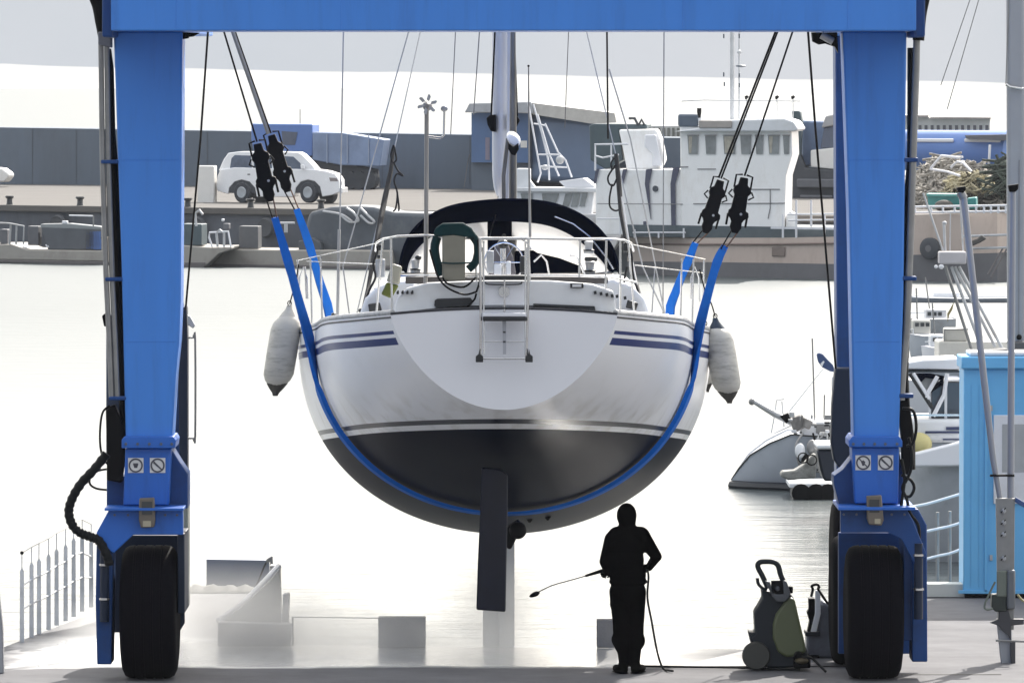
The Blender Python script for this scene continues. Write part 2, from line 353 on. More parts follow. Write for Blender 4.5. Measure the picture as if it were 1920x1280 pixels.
# ================================================================== TRAVEL LIFT
YN = 70.2                                   # line of the near wheels
YF = 78.2                                   # line of the far wheels
lift = thing('travel_lift', 'big blue travelling boat hoist standing on rubber tyres around the raised yacht', 'boat hoist', (0, YN, 0))
YB = 68.85
b_ = MB(); a, b = P(208, 58, YB), P(1718, 58, YB); b_.box(a.x, b.x, YB, YB + 1.8, a.z, a.z + 1.25)
b_.build('cross_beam', blue, lift, bevel=0.012)
b_ = MB(); c0, c1 = P(198, 70, YB + 0.2), P(1728, 70, YB + 0.2)
b_.box(c0.x - 0.03, a.x + 0.01, YB + 0.12, YB + 1.6, c0.z, a.z + 1.1); b_.build('beam_end', blue_d, lift, bevel=0.02)
MB().box(b.x - 0.01, c1.x + 0.03, YB + 0.12, YB + 1.6, c0.z, a.z + 1.1).build('beam_end', blue_d, lift, bevel=0.02)
for sx, xl, xr in ((-1, 215, 342), (1, 1567, 1700)):
    x0, x1 = X(xl, YN), X(xr, YN)
    if sx > 0: x0 = X(1588, YN)
    z1 = Z(59.5, YB)
    MB().box(x0 + 0.05, x1 - 0.05, YB + 1.82, YF + 0.4, z1 + 0.02, z1 + 0.9).build('side_beam', blue, lift, bevel=0.02)
def column(pts, Y, d, m=blue, bv=0.02): return MB().pp(pts, Y, d).build('column', m, lift, bevel=bv)
column([(213, 59.5), (342, 59.5), (339, 560), (336, 640), (330, 700), (322, 835), (236, 835), (228, 500)], 69.9, 0.62)
column([(1580, 59.5), (1700, 59.5), (1694, 560), (1685, 835), (1601, 835), (1592, 400)], 69.9, 0.62)
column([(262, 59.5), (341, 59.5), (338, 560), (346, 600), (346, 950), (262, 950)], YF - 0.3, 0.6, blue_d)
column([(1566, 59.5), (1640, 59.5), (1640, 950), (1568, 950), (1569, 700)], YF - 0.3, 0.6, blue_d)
# lower housings, flanges
for pts in ([(228, 824), (233, 818), (325, 818), (330, 826), (328, 840), (228, 840)], [(1592, 826), (1598, 818), (1686, 818), (1692, 826), (1692, 838), (1592, 838)]):
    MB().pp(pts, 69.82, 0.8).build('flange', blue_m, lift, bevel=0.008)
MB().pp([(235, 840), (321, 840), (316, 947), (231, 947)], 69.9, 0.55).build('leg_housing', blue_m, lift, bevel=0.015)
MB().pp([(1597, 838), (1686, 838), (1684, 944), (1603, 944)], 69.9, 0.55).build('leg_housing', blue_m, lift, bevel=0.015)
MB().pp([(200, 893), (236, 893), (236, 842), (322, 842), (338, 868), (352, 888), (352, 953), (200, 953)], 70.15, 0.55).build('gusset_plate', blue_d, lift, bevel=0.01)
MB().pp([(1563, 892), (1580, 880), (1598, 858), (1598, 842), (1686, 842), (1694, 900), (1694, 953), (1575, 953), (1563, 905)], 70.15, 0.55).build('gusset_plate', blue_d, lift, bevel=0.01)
# yokes over the tyres
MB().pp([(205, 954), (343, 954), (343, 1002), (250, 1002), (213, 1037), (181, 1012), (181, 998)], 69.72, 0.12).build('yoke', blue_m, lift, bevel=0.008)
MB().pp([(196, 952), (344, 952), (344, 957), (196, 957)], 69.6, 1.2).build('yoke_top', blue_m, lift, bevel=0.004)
MB().pp([(1576, 954), (1700, 954), (1712, 975), (1738, 1040), (1716, 1060), (1690, 1010), (1665, 998), (1576, 998)], 69.74, 0.12).build('yoke', blue_d, lift, bevel=0.008)
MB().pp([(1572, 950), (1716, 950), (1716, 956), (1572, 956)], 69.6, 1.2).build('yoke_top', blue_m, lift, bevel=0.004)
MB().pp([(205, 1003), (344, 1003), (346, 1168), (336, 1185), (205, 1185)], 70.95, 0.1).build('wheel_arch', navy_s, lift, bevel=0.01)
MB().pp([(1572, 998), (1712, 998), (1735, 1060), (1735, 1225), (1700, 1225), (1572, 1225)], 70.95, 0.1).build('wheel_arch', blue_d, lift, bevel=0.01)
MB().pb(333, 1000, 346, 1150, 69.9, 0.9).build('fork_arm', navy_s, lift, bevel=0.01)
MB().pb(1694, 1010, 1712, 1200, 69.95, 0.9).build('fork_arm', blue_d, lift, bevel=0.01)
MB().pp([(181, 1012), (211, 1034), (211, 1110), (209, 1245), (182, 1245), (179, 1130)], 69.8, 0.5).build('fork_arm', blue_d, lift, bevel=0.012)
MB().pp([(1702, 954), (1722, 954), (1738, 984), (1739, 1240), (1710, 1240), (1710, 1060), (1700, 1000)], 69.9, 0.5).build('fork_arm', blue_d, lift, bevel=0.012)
for cx, (ya, yb) in ((196, (1036, 1165)), (1722, (1018, 1160))):
    b_ = MB(); p, q = P(cx, ya, 69.76), P(cx, yb, 69.76)
    b_.tube([p, q], 0.045, 12); c = b_.build('steering_cylinder', navy_s, lift)
    MB().tube([P(cx, ya + 20, 69.74), P(cx, ya + 24, 69.74)], 0.053, 14).build('clamp', steel, c); MB().tube([P(cx, ya + 84, 69.74), P(cx, ya + 88, 69.74)], 0.053, 14).build('clamp', steel, c)
MB().pb(344, 950, 352, 1140, 73.5, 0.5).build('splash_guard', mat('pale_guard_plate', (0.20, 0.22, 0.2), 0.5), lift, bevel=0.01)
# far wheel forks are hidden behind the near legs but stand there
for xa, xb in ((1572, 1640), (265, 335)):
    MB().box(X(xa, YF), X(xb, YF), YF - 0.35, YF + 0.35, 1.45, 1.8).build('yoke', blue_d, lift, bevel=0.02)
# wheels
def wheel(cx, Y, r=0.665, wdt=0.54):
    hw = wdt / 2; b_ = MB(); prof = []
    tread = [(-hw, r * 0.60), (-hw * 1.04, r * 0.74), (-hw * 1.0, r * 0.87), (-hw * 0.90, r * 0.955), (-hw * 0.74, r * 0.99)]
    for g in (-0.5, -0.17, 0.17, 0.5): tread += [(hw * (g - 0.045), r), (hw * (g - 0.035), r - 0.009), (hw * (g + 0.035), r - 0.009), (hw * (g + 0.045), r)]
    tread += [(-a_, c_) for a_, c_ in tread[:5]][::-1]
    c = Vector((cx, Y, r - 0.005))
    wh = bpy.data.objects.new('wheel', None); link(wh); wh.parent = lift; wh.location = c - WL[lift.name]; WL[wh.name] = c
    b_.lathe(c, (1, 0, 0), tread, 56).build('tyre', rubber, wh, angle=50)
    MB().lathe(c, (1, 0, 0), [(-hw * 0.8, r * 0.58), (-hw * 0.8, r * 0.5), (-hw * 0.4, r * 0.42), (-hw * 0.35, 0.1), (hw * 0.35, 0.1), (hw * 0.4, r * 0.42), (hw * 0.8, r * 0.5), (hw * 0.8, r * 0.58)], 32).build('rim', blue_d, wh)
wheel(X(280, YN), YN); wheel(X(1639, YN), YN)
wheel(X(1606, 71.9), 71.9, 0.66, 0.5); wheel(X(276, 71.9), 71.9, 0.66, 0.46)
wheel(X(1606, YF), YF); wheel(X(300, YF), YF)
# rams / work lamps on the yokes
lampm = mat('lamp_housing', (0.14, 0.12, 0.10), 0.45, metal=0.3)
for pts, lens in (([(261, 934), (289, 933), (291, 975), (289, 988), (264, 989), (260, 974)], (268, 976, 283, 987)), ([(1625, 930), (1653, 928), (1657, 975), (1653, 985), (1629, 983), (1626, 972)], (1640, 972, 1651, 981))):
    q = MB().pp(pts, 69.62, 0.12).build('work_lamp', lampm, lift, bevel=0.01)
    MB().pb(pts[0][0] + 5, pts[0][1] + 6, pts[1][0] - 4, pts[0][1] + 30, 69.61, 0.012).build('lens', glass_d, q)
    x0, y0, x1, y1 = lens; MB().pb(x0, y0, x1, y1, 69.612, 0.012).build('lens', mat('lamp_lens', (0.35, 0.32, 0.24), 0.2), q)
# warning stickers
wm_ = mat('sticker_white', (0.62, 0.62, 0.62), 0.4, var=0.04); ink = mat('sticker_ink', (0.06, 0.06, 0.08), 0.5)
def sticker(x0, y0, x1, y1, kind):
    Y = 69.893; st = MB().pb(x0, y0, x1, y1, Y, 0.004).build('warning_sticker', wm_, lift)
    c = P((x0 + x1) / 2, (y0 + y1) / 2, Y - 0.003); r = (x1 - x0) / 188.5 / 2 * 0.82
    b_ = MB(); b_.tube([c + Vector((math.cos(t) * r, 0, math.sin(t) * r)) for t in [2 * math.pi * k / 28 for k in range(28)]], 0.0085, 6, closed=True)
    s = r * 0.68
    if kind == 0:      # glyph in a ring: a hand-like pot shape
        for dx in (-0.5, -0.17, 0.17, 0.5): b_.tube([c + Vector((dx * s * 0.8, 0, -0.1 * s)), c + Vector((dx * s * 0.9, 0, 0.5 * s))], 0.006, 6)
        b_.prism([c + Vector((x * s, 0.001, z * s)) for x, z in ((-0.5, 0.1), (0.5, 0.1), (0.35, -0.6), (-0.35, -0.6))], (0, 0.003, 0))
    elif kind == 1:    # diagonal slash
        for k in (0, 0.3): b_.tube([c + Vector((-s * 0.95, 0, s * (0.95 - k))), c + Vector((s * (0.95 - k * 0.3), 0, -s * 0.95))], 0.006, 6)
    elif kind == 2:
        b_.tube([c + Vector((-s, 0, s)), c + Vector((s, 0, -s))], 0.006, 6)
        b_.prism([c + Vector((x * s, 0.001, z * s)) for x, z in ((-0.5, 0.2), (0, 0.6), (0.5, 0.2), (0.2, -0.7), (-0.2, -0.7))], (0, 0.003, 0))
    b_.build('symbol', ink, st)
sticker(240, 858, 269, 886, 0); sticker(281, 858, 310, 886, 1); sticker(1604, 853, 1633, 881, 2); sticker(1646, 853, 1675, 881, 1)
# pipes, hoses, clamps on the outer faces
def pt(xs, Y): return [P(x, y, Y) for x, y in xs]
for k, dx in enumerate((0, 11)):
    MB().tube(pt([(189 + dx, 62), (192 + dx, 300), (199 + dx, 520), (205 + dx, 640), (209 + dx, 745)], 69.95), 0.028, 10).build('hydraulic_pipe', greyp, lift)
MB().tube(pt([(203, 92), (207, 130), (209, 250), (215, 330), (218, 420), (222, 500), (225, 640), (232, 780), (233, 830)], 70.1), [0.03, 0.035, .04, .045, .045, .045, .045, .04, .04], 8).build('hydraulic_hose', black, lift)
MB().tube(spline(pt([(160, -60), (172, -20), (184, 10), (190, 40), (196, 70)], 69.95), 5), 0.065, 10).build('cable_sleeve', black, lift)
MB().pp([(184, 60), (208, 60), (208, 90), (184, 84)], 69.85, 0.3).build('pipe_bracket', mat('bracket_grey', (0.12, 0.13, 0.16), 0.5), lift, bevel=0.01)
for x, y in ((190, 303), (198, 523), (205, 746)): MB().pb(x - 1, y - 3, x + 32, y + 4, 69.9, 0.14).build('pipe_clamp', blue_d, lift, bevel=0.01)
MB().pp([(199, 590), (220, 590), (226, 745), (230, 850), (199, 850)], 70.25, 0.25).build('cable_tray', mat('slate_paint', (0.04, 0.06, 0.11), 0.5), lift, bevel=0.01)
MB().pp([(191, 592), (201, 584), (204, 612), (195, 612)], 70.1, 0.08).build('work_lamp', black, lift, bevel=0.01)
MB().pp([(198, 765), (215, 758), (232, 800), (234, 860), (228, 905), (200, 900), (200, 850)], 70.0, 0.2).build('valve_block', black, lift, bevel=0.015)
MB().tube(spline(pt([(206, 760), (193, 772), (188, 800), (188, 835), (194, 860), (205, 872)], 69.85), 5), 0.012, 6).build('hydraulic_hose', black, lift)
for xs, r in (([(200, 850), (178, 878), (152, 906), (135, 935), (129, 960), (136, 984), (152, 999), (170, 1006), (186, 1014), (200, 1040), (205, 1060)], 0.045),):
    c = spline(pt(xs, 69.7), 8); rr = [r * (1 + 0.10 * math.sin(i * 1.9)) for i in range(len(c))]
    MB().tube(c, rr, 12).build('corrugated_hose', hosem, lift)
MB().tube(spline(pt([(172, 884), (168, 905), (180, 915), (200, 918)], 69.8), 5), 0.012, 6).build('hydraulic_hose', hosem, lift)
MB().tube(spline(pt([(165, 890), (185, 882), (200, 879)], 69.8), 5), 0.012, 6).build('hydraulic_hose', hosem, lift)
# right side
MB().tube(pt([(1719, 64), (1718, 120), (1712, 300), (1706, 480), (1700, 620), (1693, 700), (1690, 750)], 69.95), 0.036, 10).build('hydraulic_pipe', greyp, lift)
MB().tube(pt([(1708, 90), (1708, 300), (1699, 420), (1698, 560), (1694, 700), (1697, 770), (1706, 830), (1708, 880)], 70.1), [0.035, .04, .045, .05, .05, .05, .055, .045], 8).build('hydraulic_hose', black, lift)
MB().tube(spline(pt([(1742, -60), (1734, -10), (1726, 30), (1722, 76)], 69.95), 5), 0.06, 10).build('cable_sleeve', black, lift)
for x, y in ((1695, 300), (1692, 522), (1686, 742)): MB().pb(x, y - 4, x + 27, y + 4, 69.9, 0.14).build('pipe_clamp', blue_d, lift, bevel=0.01)
MB().pp([(1682, 755), (1704, 745), (1712, 800), (1714, 860), (1706, 893), (1692, 885), (1690, 820)], 70.0, 0.2).build('valve_block', black, lift, bevel=0.015)
for xs in ([(1692, 765), (1712, 770), (1718, 800), (1712, 830), (1700, 836)], [(1704, 820), (1710, 850), (1708, 880), (1697, 905)], [(1690, 890), (1708, 900), (1714, 915), (1706, 930), (1692, 928)],
           [(1698, 900), (1692, 915), (1700, 935), (1706, 960), (1722, 985), (1724, 1020)], [(1690, 860), (1696, 900), (1690, 950), (1700, 970)]):
    MB().tube(spline(pt(xs, 69.82), 6), 0.016, 7).build('hydraulic_hose', hosem, lift)
# inner fittings
MB().pp([(340, 578), (350, 574), (352, 640), (352, 950), (338, 950), (334, 700)], YF - 0.6, 0.3).build('ladder_rail', navy_s, lift, bevel=0.01)
MB().tube(spline(pt([(352, 633), (362, 633), (366, 637), (366, 816), (362, 821), (352, 821)], YF - 0.7), 3), 0.012, 8).build('grab_handle', greyp, lift)
MB().pp([(351, 590), (356, 592), (366, 610), (362, 616), (351, 608)], YF - 0.7, 0.1).build('work_lamp', galv, lift, bevel=0.01)
MB().pp([(1566, 690), (1600, 690), (1601, 830), (1598, 858), (1576, 880), (1563, 862), (1558, 830), (1560, 760)], YF - 1.0, 0.3).build('ladder_rail', navy_s, lift, bevel=0.02)
MB().pp([(341, 61), (353, 61), (353, 72), (341, 74)], 70.0, 0.2).pp([(353, 61), (375, 62), (362, 69), (353, 70)], 70.05, 0.1).build('beam_bracket', black, lift, bevel=0.005)
MB().pp([(1522, 61), (1570, 61), (1572, 100), (1566, 88), (1548, 82), (1536, 84), (1524, 78)], 70.0, 0.2).build('beam_bracket', black, lift, bevel=0.005)
MB().tube([P(1540, 66, 69.97), P(1562, 78, 69.97)], 0.04, 10).build('limit_switch', galv, lift)
MB().tube([P(390, 59, 70.7), P(376, 260, 71.9), P(348, 580, 74)], 0.011, 8).build('control_cable', black, lift)
MB().tube([P(1515, 59, 70.7), P(1528, 230, 71.6), P(1567, 690, 74)], 0.012, 8).build('control_cable', black, lift)
# trolley bars that carry the hoist ropes
for sx in (-1, 1):
    for Y in (72.6, 77.8):
        xo = sx * 3.45; MB().box(min(xo, sx * 2.35), max(xo, sx * 2.35), Y - 0.12, Y + 0.12, 7.05, 7.35).build('trolley_arm', blue_d, lift, bevel=0.01)
# ------------------------------------------------------------------ hoist blocks with their ropes
def block(top, bot, ropetop, Y, lab, fat):
    zt = 7.1; p0 = P(*ropetop, Y); a = P(*top, Y); b = P(*bot, Y)
    d = (p0 - a).normalized(); up = a + d * ((zt - a.z) / d.z)
    ax = (a - b).normalized(); sd_ = ax.cross(Vector((0, 1, 0))).normalized(); ln = (a - b).length
    root = thing('hoist_block', lab, 'pulley block', tuple(b), 'hoist blocks that hold the sling ends')
    MB().tube([a, up], 0.010, 8).build('hoist_rope', black, root)
    if fat: MB().tube([a + sd_ * 0.028, up + sd_ * 0.02], 0.024 if fat == 2 else 0.012, 8).build('hoist_rope', greyp if fat == 2 else black, root)
    def pt2(u, v): return b + ax * (ln * u) + sd_ * v      # u along block, v across
    body = [(0.0, -.03), (0.10, -.06), (0.19, -.055), (0.24, -.07), (0.30, -.115), (0.38, -.105), (0.40, -.075), (0.66, -.07), (0.72, -.10), (0.80, -.085), (0.84, -.05), (0.97, -.04),
            (0.97, .04), (0.84, .05), (0.80, .085), (0.72, .09), (0.66, .07), (0.42, .08), (0.38, .10), (0.29, .105), (0.24, .07), (0.19, .055), (0.10, .06), (0.0, .03)]
    MB().prism([pt2(u, v) + Vector((0, -0.06, 0)) for u, v in body], (0, 0.12, 0)).build('housing', black, root, bevel=0.008)
    for s in (-1, 1):
        g = MB(); g.tube([pt2(0.78, s * .085), pt2(1.0, s * .085), pt2(1.02, s * .02)], 0.010, 7)
        g.build('cage_bar', black, root); g = MB(); g.tube([pt2(0.32, s * .10), pt2(0.12, s * .10)], 0.012, 7)
        g.build('link_plate', black, root); g = MB(); g.tube([pt2(0.60, s * .08), pt2(0.66, s * .13), pt2(0.74, s * .10)], 0.009, 7)
        g.build('latch', black, root)
    MB().lathe(pt2(0.55, 0) + Vector((0, -0.07, 0)), (0, 1, 0), [(0, 0.055), (0.14, 0.055)], 20).build('sheave', black, root)
    MB().tube([pt2(0.34, -.03) + Vector((0, -0.075, 0)), pt2(0.34, -.03) + Vector((0, 0.075, 0))], 0.014, 8).build('bolt', galv, root)
    return b, ax, sd_
BLK = {}
YS1, YS2 = 72.6, 77.8
BLK['nl'] = block((482, 266), (507, 378), (420, 60), YS1, 'outer black pulley block left of the yacht, nearer of the left pair', 0)
BLK['fl'] = block((508, 250), (540, 360), (441, 60), YS2, 'black pulley block on doubled grey rope in front of the white car', 2)
BLK['fr'] = block((1352, 335), (1322, 437), (1458, 60), YS2, 'inner black pulley block right of the yacht before the wheelhouse', 1)
BLK['nr'] = block((1396, 330), (1377, 437), (1486, 60), YS1, 'outer black pulley block right of the yacht, nearest the right column', 0)
# ------------------------------------------------------------------ YACHT HULL maths (shared with the slings)
CX = 945
HT = [(69.9, X(1158, 69.9) - X(945, 69.9), Z(588, 69.9), Z(768, 69.9), 1.40),
      (70.6, 1.47, Z(594, 70.6), Z(822, 70.6), 1.62),
      (71.6, 1.80, Z(600, 71.6), Z(875, 71.6), 1.85),
      (73.4, 1.97, Z(611, 73.4), Z(952, 73.4), 2.2),
      (75.4, 2.21, Z(621, 75.4), Z(995, 75.4), 2.45),
      (77.4, 2.10, Z(632, 77.4), Z(998, 77.4), 2.4),
      (79.6, 1.55, Z(640, 79.6), Z(975, 79.6), 2.1),
      (81.2, 0.85, Z(642, 81.2), Z(950, 81.2), 1.8),
      (82.6, 0.05, Z(640, 82.6), Z(900, 82.6), 1.5)]
XC0 = X(CX, 70)
def hullpt(Y, q, s, off=0.0):
    """q in 0..1: bottom centre -> sheer, s = -1 / +1"""
    b, zs, zb, m = lerp_tab(HT, Y); th = q * math.pi / 2
    h = 1 - (math.cos(th) ** 2) ** (1 / m) * 1.0 if q < 1 else 1.0
    x = (1 - (1 - h) ** m) ** 0.5
    p = Vector((XC0 + s * x * b, Y, zb + (zs - zb) * h)); 
    return p
def zwl(Y): return Z(800, 70.4) - (Y - 70.4) * (Z(800, 70.4) - Z(821, 75.4)) / 5.0
# ------------------------------------------------------------------ slings
def sling(Y, pl_, pr_, bl, br, lab, q0):
    pts = [P(x, y, Yy) for x, y, Yy in pl_]
    hull = []
    for q in [q0 - q0 * k / 14 for k in range(15)]: hull.append(hullpt(Y, q, -1))
    hull += [Vector((2 * XC0 - p.x, p.y, p.z)) for p in hull[:-1][::-1]]
    out = []
    c = Vector((XC0, Y, lerp_tab(HT, Y)[1]))
    for p in hull:
        d = (p - c); d.y = 0; d.normalize(); out.append(p + d * (0.045 if Y < 75 else 0.015))
    full = pts + out + [P(x, y, Yy) for x, y, Yy in pr_]
    full = spline(full, 3)
    root = thing('lifting_sling', lab, 'sling', (XC0, Y, out[14].z), 'blue webbing slings under the yacht')
    nw = len(full); wd = []
    b_ = MB()
    vs = []
    for i, p in enumerate(full):
        d = (full[min(i + 1, nw - 1)] - full[max(i - 1, 0)]).normalized(); fr = min(i, nw - 1 - i) / (len(pts) * 3)
        tw = min(1.0, max(0.0, (fr - 0.35) / 0.9)); tw = tw * tw * (3 - 2 * tw)
        sid = Vector((0, 1, 0)); nn = d.cross(sid).normalized(); ang = (1 - tw) * math.pi * 0.42
        w_ = sid * math.cos(ang) + nn * math.sin(ang); n_ = d.cross(w_).normalized()
        W_ = 0.18 if tw > 0.9 else 0.085 + 0.095 * tw
        if fr < 0.3: W_ = 0.07 + fr * 0.1
        e0, e1 = p + w_ * W_ / 2, p - w_ * W_ / 2; th_k = .012 + (.012 if Y < 75 else -.004) * tw
        if tw > .9: th_k *= 0.35 + 0.65 * min(1, abs(p.x - XC0) / 1.6)
        if tw > 0.5:
            fl = (0.5 if Y < 75 else 0.0) * (lerp_tab(HT, Y + .3)[0] - lerp_tab(HT, Y - .3)[0]) * tw; dr_ = (p - c); dr_.y = 0; dr_.normalize(); g_ = dr_ * fl * .5
            e0, e1 = (e0 + g_ * (1 if w_.y > 0 else -1)), (e1 - g_ * (1 if w_.y > 0 else -1))
        vs.append([e0 + n_ * th_k, e1 + n_ * th_k, e1 - n_ * th_k, e0 - n_ * th_k])
    flat = [q for r in vs for q in r]; fs = []
    for i in range(nw - 1):
        for k in range(4): fs.append((i * 4 + k, i * 4 + (k + 1) % 4, (i + 1) * 4 + (k + 1) % 4, (i + 1) * 4 + k))
    fs += [(3, 2, 1, 0), (nw * 4 - 4, nw * 4 - 3, nw * 4 - 2, nw * 4 - 1)]
    b_.add(flat, fs).build('webbing', strap, root, angle=30)
    rust = mat('rusty_wire', (0.12, 0.06, 0.04), 0.6)
    for (bb, ax, sd_), e in ((bl, full[0]), (br, full[-1])):
        for k in (-1, 1): MB().tube([bb + sd_ * 0.035 * k + ax * 0.02, e + sd_ * 0.02 * k + (e - bb).normalized() * 0.04], 0.008, 7).build('wire_strop', rust if k < 0 else black, root)
sling(73.5, [(515, 408, 72.65), (540, 490, 72.8), (562, 570, 73.1), (579, 632, 73.4)], [(1308, 632, 73.4), (1325, 560, 73.1), (1345, 490, 72.8), (1359, 462, 72.65)], BLK['nl'], BLK['nr'], 'near blue webbing sling looping under the stern half of the hull', 0.85)
sling(78.2, [(556, 392, 77.85), (580, 460, 77.9), (600, 530, 78.1), (618, 592, 78.2)], [(1256, 592, 78.2), (1268, 545, 78.1), (1290, 490, 77.9), (1304, 455, 77.85)], BLK['fl'], BLK['fr'], 'far blue webbing sling running down behind the rail to the hull', 0.95)

# bolts and weld seams on the hoist
boltm = mat('bolt_grey', (0.10, 0.12, 0.16), 0.4, metal=0.6)
for xs, y in (((236, 258, 280, 302, 322), 832), ((1600, 1620, 1640, 1660, 1682), 832)):
    for x in xs: MB().lathe(P(x, y, 69.82), (0, -1, 0), [(0, .016), (.012, .016), (.014, .008)], 6).build('bolt', boltm, lift)
for xs, y in (((215, 240, 310, 332), 965), ((1582, 1606, 1672, 1696), 964)):
    for x in xs: MB().lathe(P(x, y, 69.72), (0, -1, 0), [(0, .013), (.010, .013), (.012, .006)], 6).build('bolt', boltm, lift)
for x in (330, 640, 1280, 1590): MB().tube([P(x, 57, YB - .001), P(x, -60, YB - .001)], 0.0045, 6).build('weld_seam', blue, lift)
for xa, xb, y in ((215, 341, 300), (1586, 1697, 300), (229, 331, 640), (1598, 1690, 640)): MB().tube([P(xa + 3, y, 69.899), P(xb - 3, y, 69.899)], 0.0035, 6).build('weld_seam', blue, lift)
# ================================================================== YACHT
yacht = thing('sailing_yacht', 'white sailing yacht with dark bottom and navy sprayhood, hanging stern first in blue slings', 'sailing boat', (XC0, 75.5, Z(1003, 76)))
def hullmat():
    m = bpy.data.materials.new('hull_paint'); m.use_nodes = True; t = m.node_tree; b = t.nodes['Principled BSDF']
    def uv(n):
        u = t.nodes.new('ShaderNodeUVMap'); u.uv_map = n; s = t.nodes.new('ShaderNodeSeparateXYZ'); t.links.new(u.outputs[0], s.inputs[0]); return s.outputs[0], s.outputs[1]
    def mth(op, a, b_):
        n = t.nodes.new('ShaderNodeMath'); n.operation = op
        for i, x in enumerate((a, b_)):
            if isinstance(x, (int, float)): n.inputs[i].default_value = x
            else: t.links.new(x, n.inputs[i])
        return n.outputs[0]
    def band(v, lo_, hi): return mth('MULTIPLY', mth('GREATER_THAN', v, lo_), mth('LESS_THAN', v, hi))
    def mix(f, a, c):
        n = t.nodes.new('ShaderNodeMix'); n.data_type = 'RGBA'; ri = [i for i in n.inputs if i.type == 'RGBA']; t.links.new(f, n.inputs['Factor'])
        for k, x in enumerate((a, c)):
            if isinstance(x, tuple): ri[k].default_value = (*x, 1)
            else: t.links.new(x, ri[k])
        return [o for o in n.outputs if o.type == 'RGBA'][0]
    Yc, ds = uv('belt'); _, wl = uv('wl')
    tx = t.nodes.new('ShaderNodeTexCoord'); n = t.nodes.new('ShaderNodeTexNoise'); n.inputs['Scale'].default_value = 1.5; n.inputs['Detail'].default_value = 8; n.inputs['Roughness'].default_value = .7
    t.links.new(tx.outputs['Object'], n.inputs['Vector'])
    dirt = t.nodes.new('ShaderNodeMapRange'); dirt.inputs['From Min'].default_value = .52; dirt.inputs['From Max'].default_value = .75; t.links.new(n.outputs['Fac'], dirt.inputs['Value'])
    white = mix(mth('MULTIPLY', dirt.outputs[0], 0.25), (0.84, 0.84, 0.84), (0.64, 0.63, 0.60))
    mp = t.nodes.new('ShaderNodeMapping'); mp.inputs['Scale'].default_value = (5, 5, 0.5); t.links.new(tx.outputs['Object'], mp.inputs[0]); n4 = t.nodes.new('ShaderNodeTexNoise'); n4.inputs['Scale'].default_value = 1.0; n4.inputs['Detail'].default_value = 7; t.links.new(mp.outputs[0], n4.inputs['Vector'])
    def mrg(v, a, b_, c_, d_):
        q_ = t.nodes.new('ShaderNodeMapRange'); q_.inputs['From Min'].default_value = a; q_.inputs['From Max'].default_value = b_; q_.inputs['To Min'].default_value = c_; q_.inputs['To Max'].default_value = d_; t.links.new(v, q_.inputs['Value']); return q_.outputs[0]
    scum = mth('MULTIPLY', mrg(n4.outputs['Fac'], 0.48, 0.68, 0, 1), mrg(wl, 0.06, 0.42, 0.42, 0.0))
    white = mix(scum, white, (0.40, 0.37, 0.29))
    bottom = mix(dirt.outputs[0], (0.0006, 0.0028, 0.013), (0.0025, 0.0055, 0.017))
    st = mth('MULTIPLY', mth('GREATER_THAN', mth('SUBTRACT', Yc, mth('MULTIPLY', ds, 0.2)), 69.91), mth('MAXIMUM', band(ds, 0.165, 0.20), band(ds, 0.235, 0.305)))
    c = mix(st, white, (0.002, 0.020, 0.14))
    c = mix(band(wl, 0.028, 0.072), c, (0.006, 0.010, 0.022))
    c = mix(mth('LESS_THAN', wl, -0.022), c, bottom)
    t.links.new(c, b.inputs['Base Color'])
    r = t.nodes.new('ShaderNodeMapRange'); t.links.new(mth('LESS_THAN', wl, -0.022), r.inputs['Value']); r.inputs['To Min'].default_value = 0.30; r.inputs['To Max'].default_value = 0.42
    t.links.new(r.outputs[0], b.inputs['Roughness']); r2 = t.nodes.new('ShaderNodeMapRange'); t.links.new(mth('LESS_THAN', wl, -0.022), r2.inputs['Value']); r2.inputs['To Min'].default_value = 0.25; r2.inputs['To Max'].default_value = 0.02; t.links.new(r2.outputs[0], b.inputs['Specular IOR Level']); return m
NY, NQ = 70, 44
ys = [69.9 + (82.6 - 69.9) * (k / NY) ** 1.25 for k in range(NY + 1)]
rows = []; meta = []
for y in ys:
    r = []
    b, zs, zb, mm = lerp_tab(HT, y)
    for k in range(-NQ, NQ + 1):
        p = hullpt(y, abs(k) / NQ, -1 if k < 0 else 1)
        # closing fairing: the run aft rises to the transom
        r.append(p); meta.append((y, zs - p.z, p.z - zwl(y)))
    rows.append(r)
hb = MB().grid(rows); hull = hb.build('hull', hullmat(), yacht, angle=70)
me = hull.data
for nm, f in (('belt', lambda i: (meta[i][0], meta[i][1])), ('wl', lambda i: (0.0, meta[i][2]))):
    u = me.uv_layers.new(name=nm)
    for l in me.loops: u.data[l.index].uv = f(l.vertex_index)
gelw = mat('transom_gelcoat', (0.70, 0.71, 0.75), 0.35, var=0.02, scale=1, coat=0.2)
tr = [p + Vector((0, -0.002, 0)) for p in rows[0]]
top = [Vector((tr[-1].x + (tr[0].x - tr[-1].x) * k / 12, tr[0].y, tr[0].z + 0.055 * (1 - (k / 6 - 1) ** 2))) for k in range(1, 12)]
MB().prism(tr + top, (0, 0.03, 0)).build('transom', gelw, yacht)
rub = mat('rubbing_strake', (0.02, 0.022, 0.03), 0.5)
MB().tube([tr[-1]] + top + [tr[0]], 0.013, 8).build('transom_capping', rub, yacht)
for s in (0, -1):
    MB().tube([r[s] + Vector((0, 0, -0.035)) for r in rows[:55]], 0.010, 6).build('rubbing_strake', rub, yacht)
    MB().tube([r[s] + Vector((0.02 if s == 0 else -0.02, 0, 0.012)) for r in rows[:55]], 0.03, 8).build('toe_rail', mat('toe_rail', (0.45, 0.45, 0.44), 0.5, dirt=(0.1, 0.1, 0.1), dscale=9, damt=.8), yacht)
drows = []
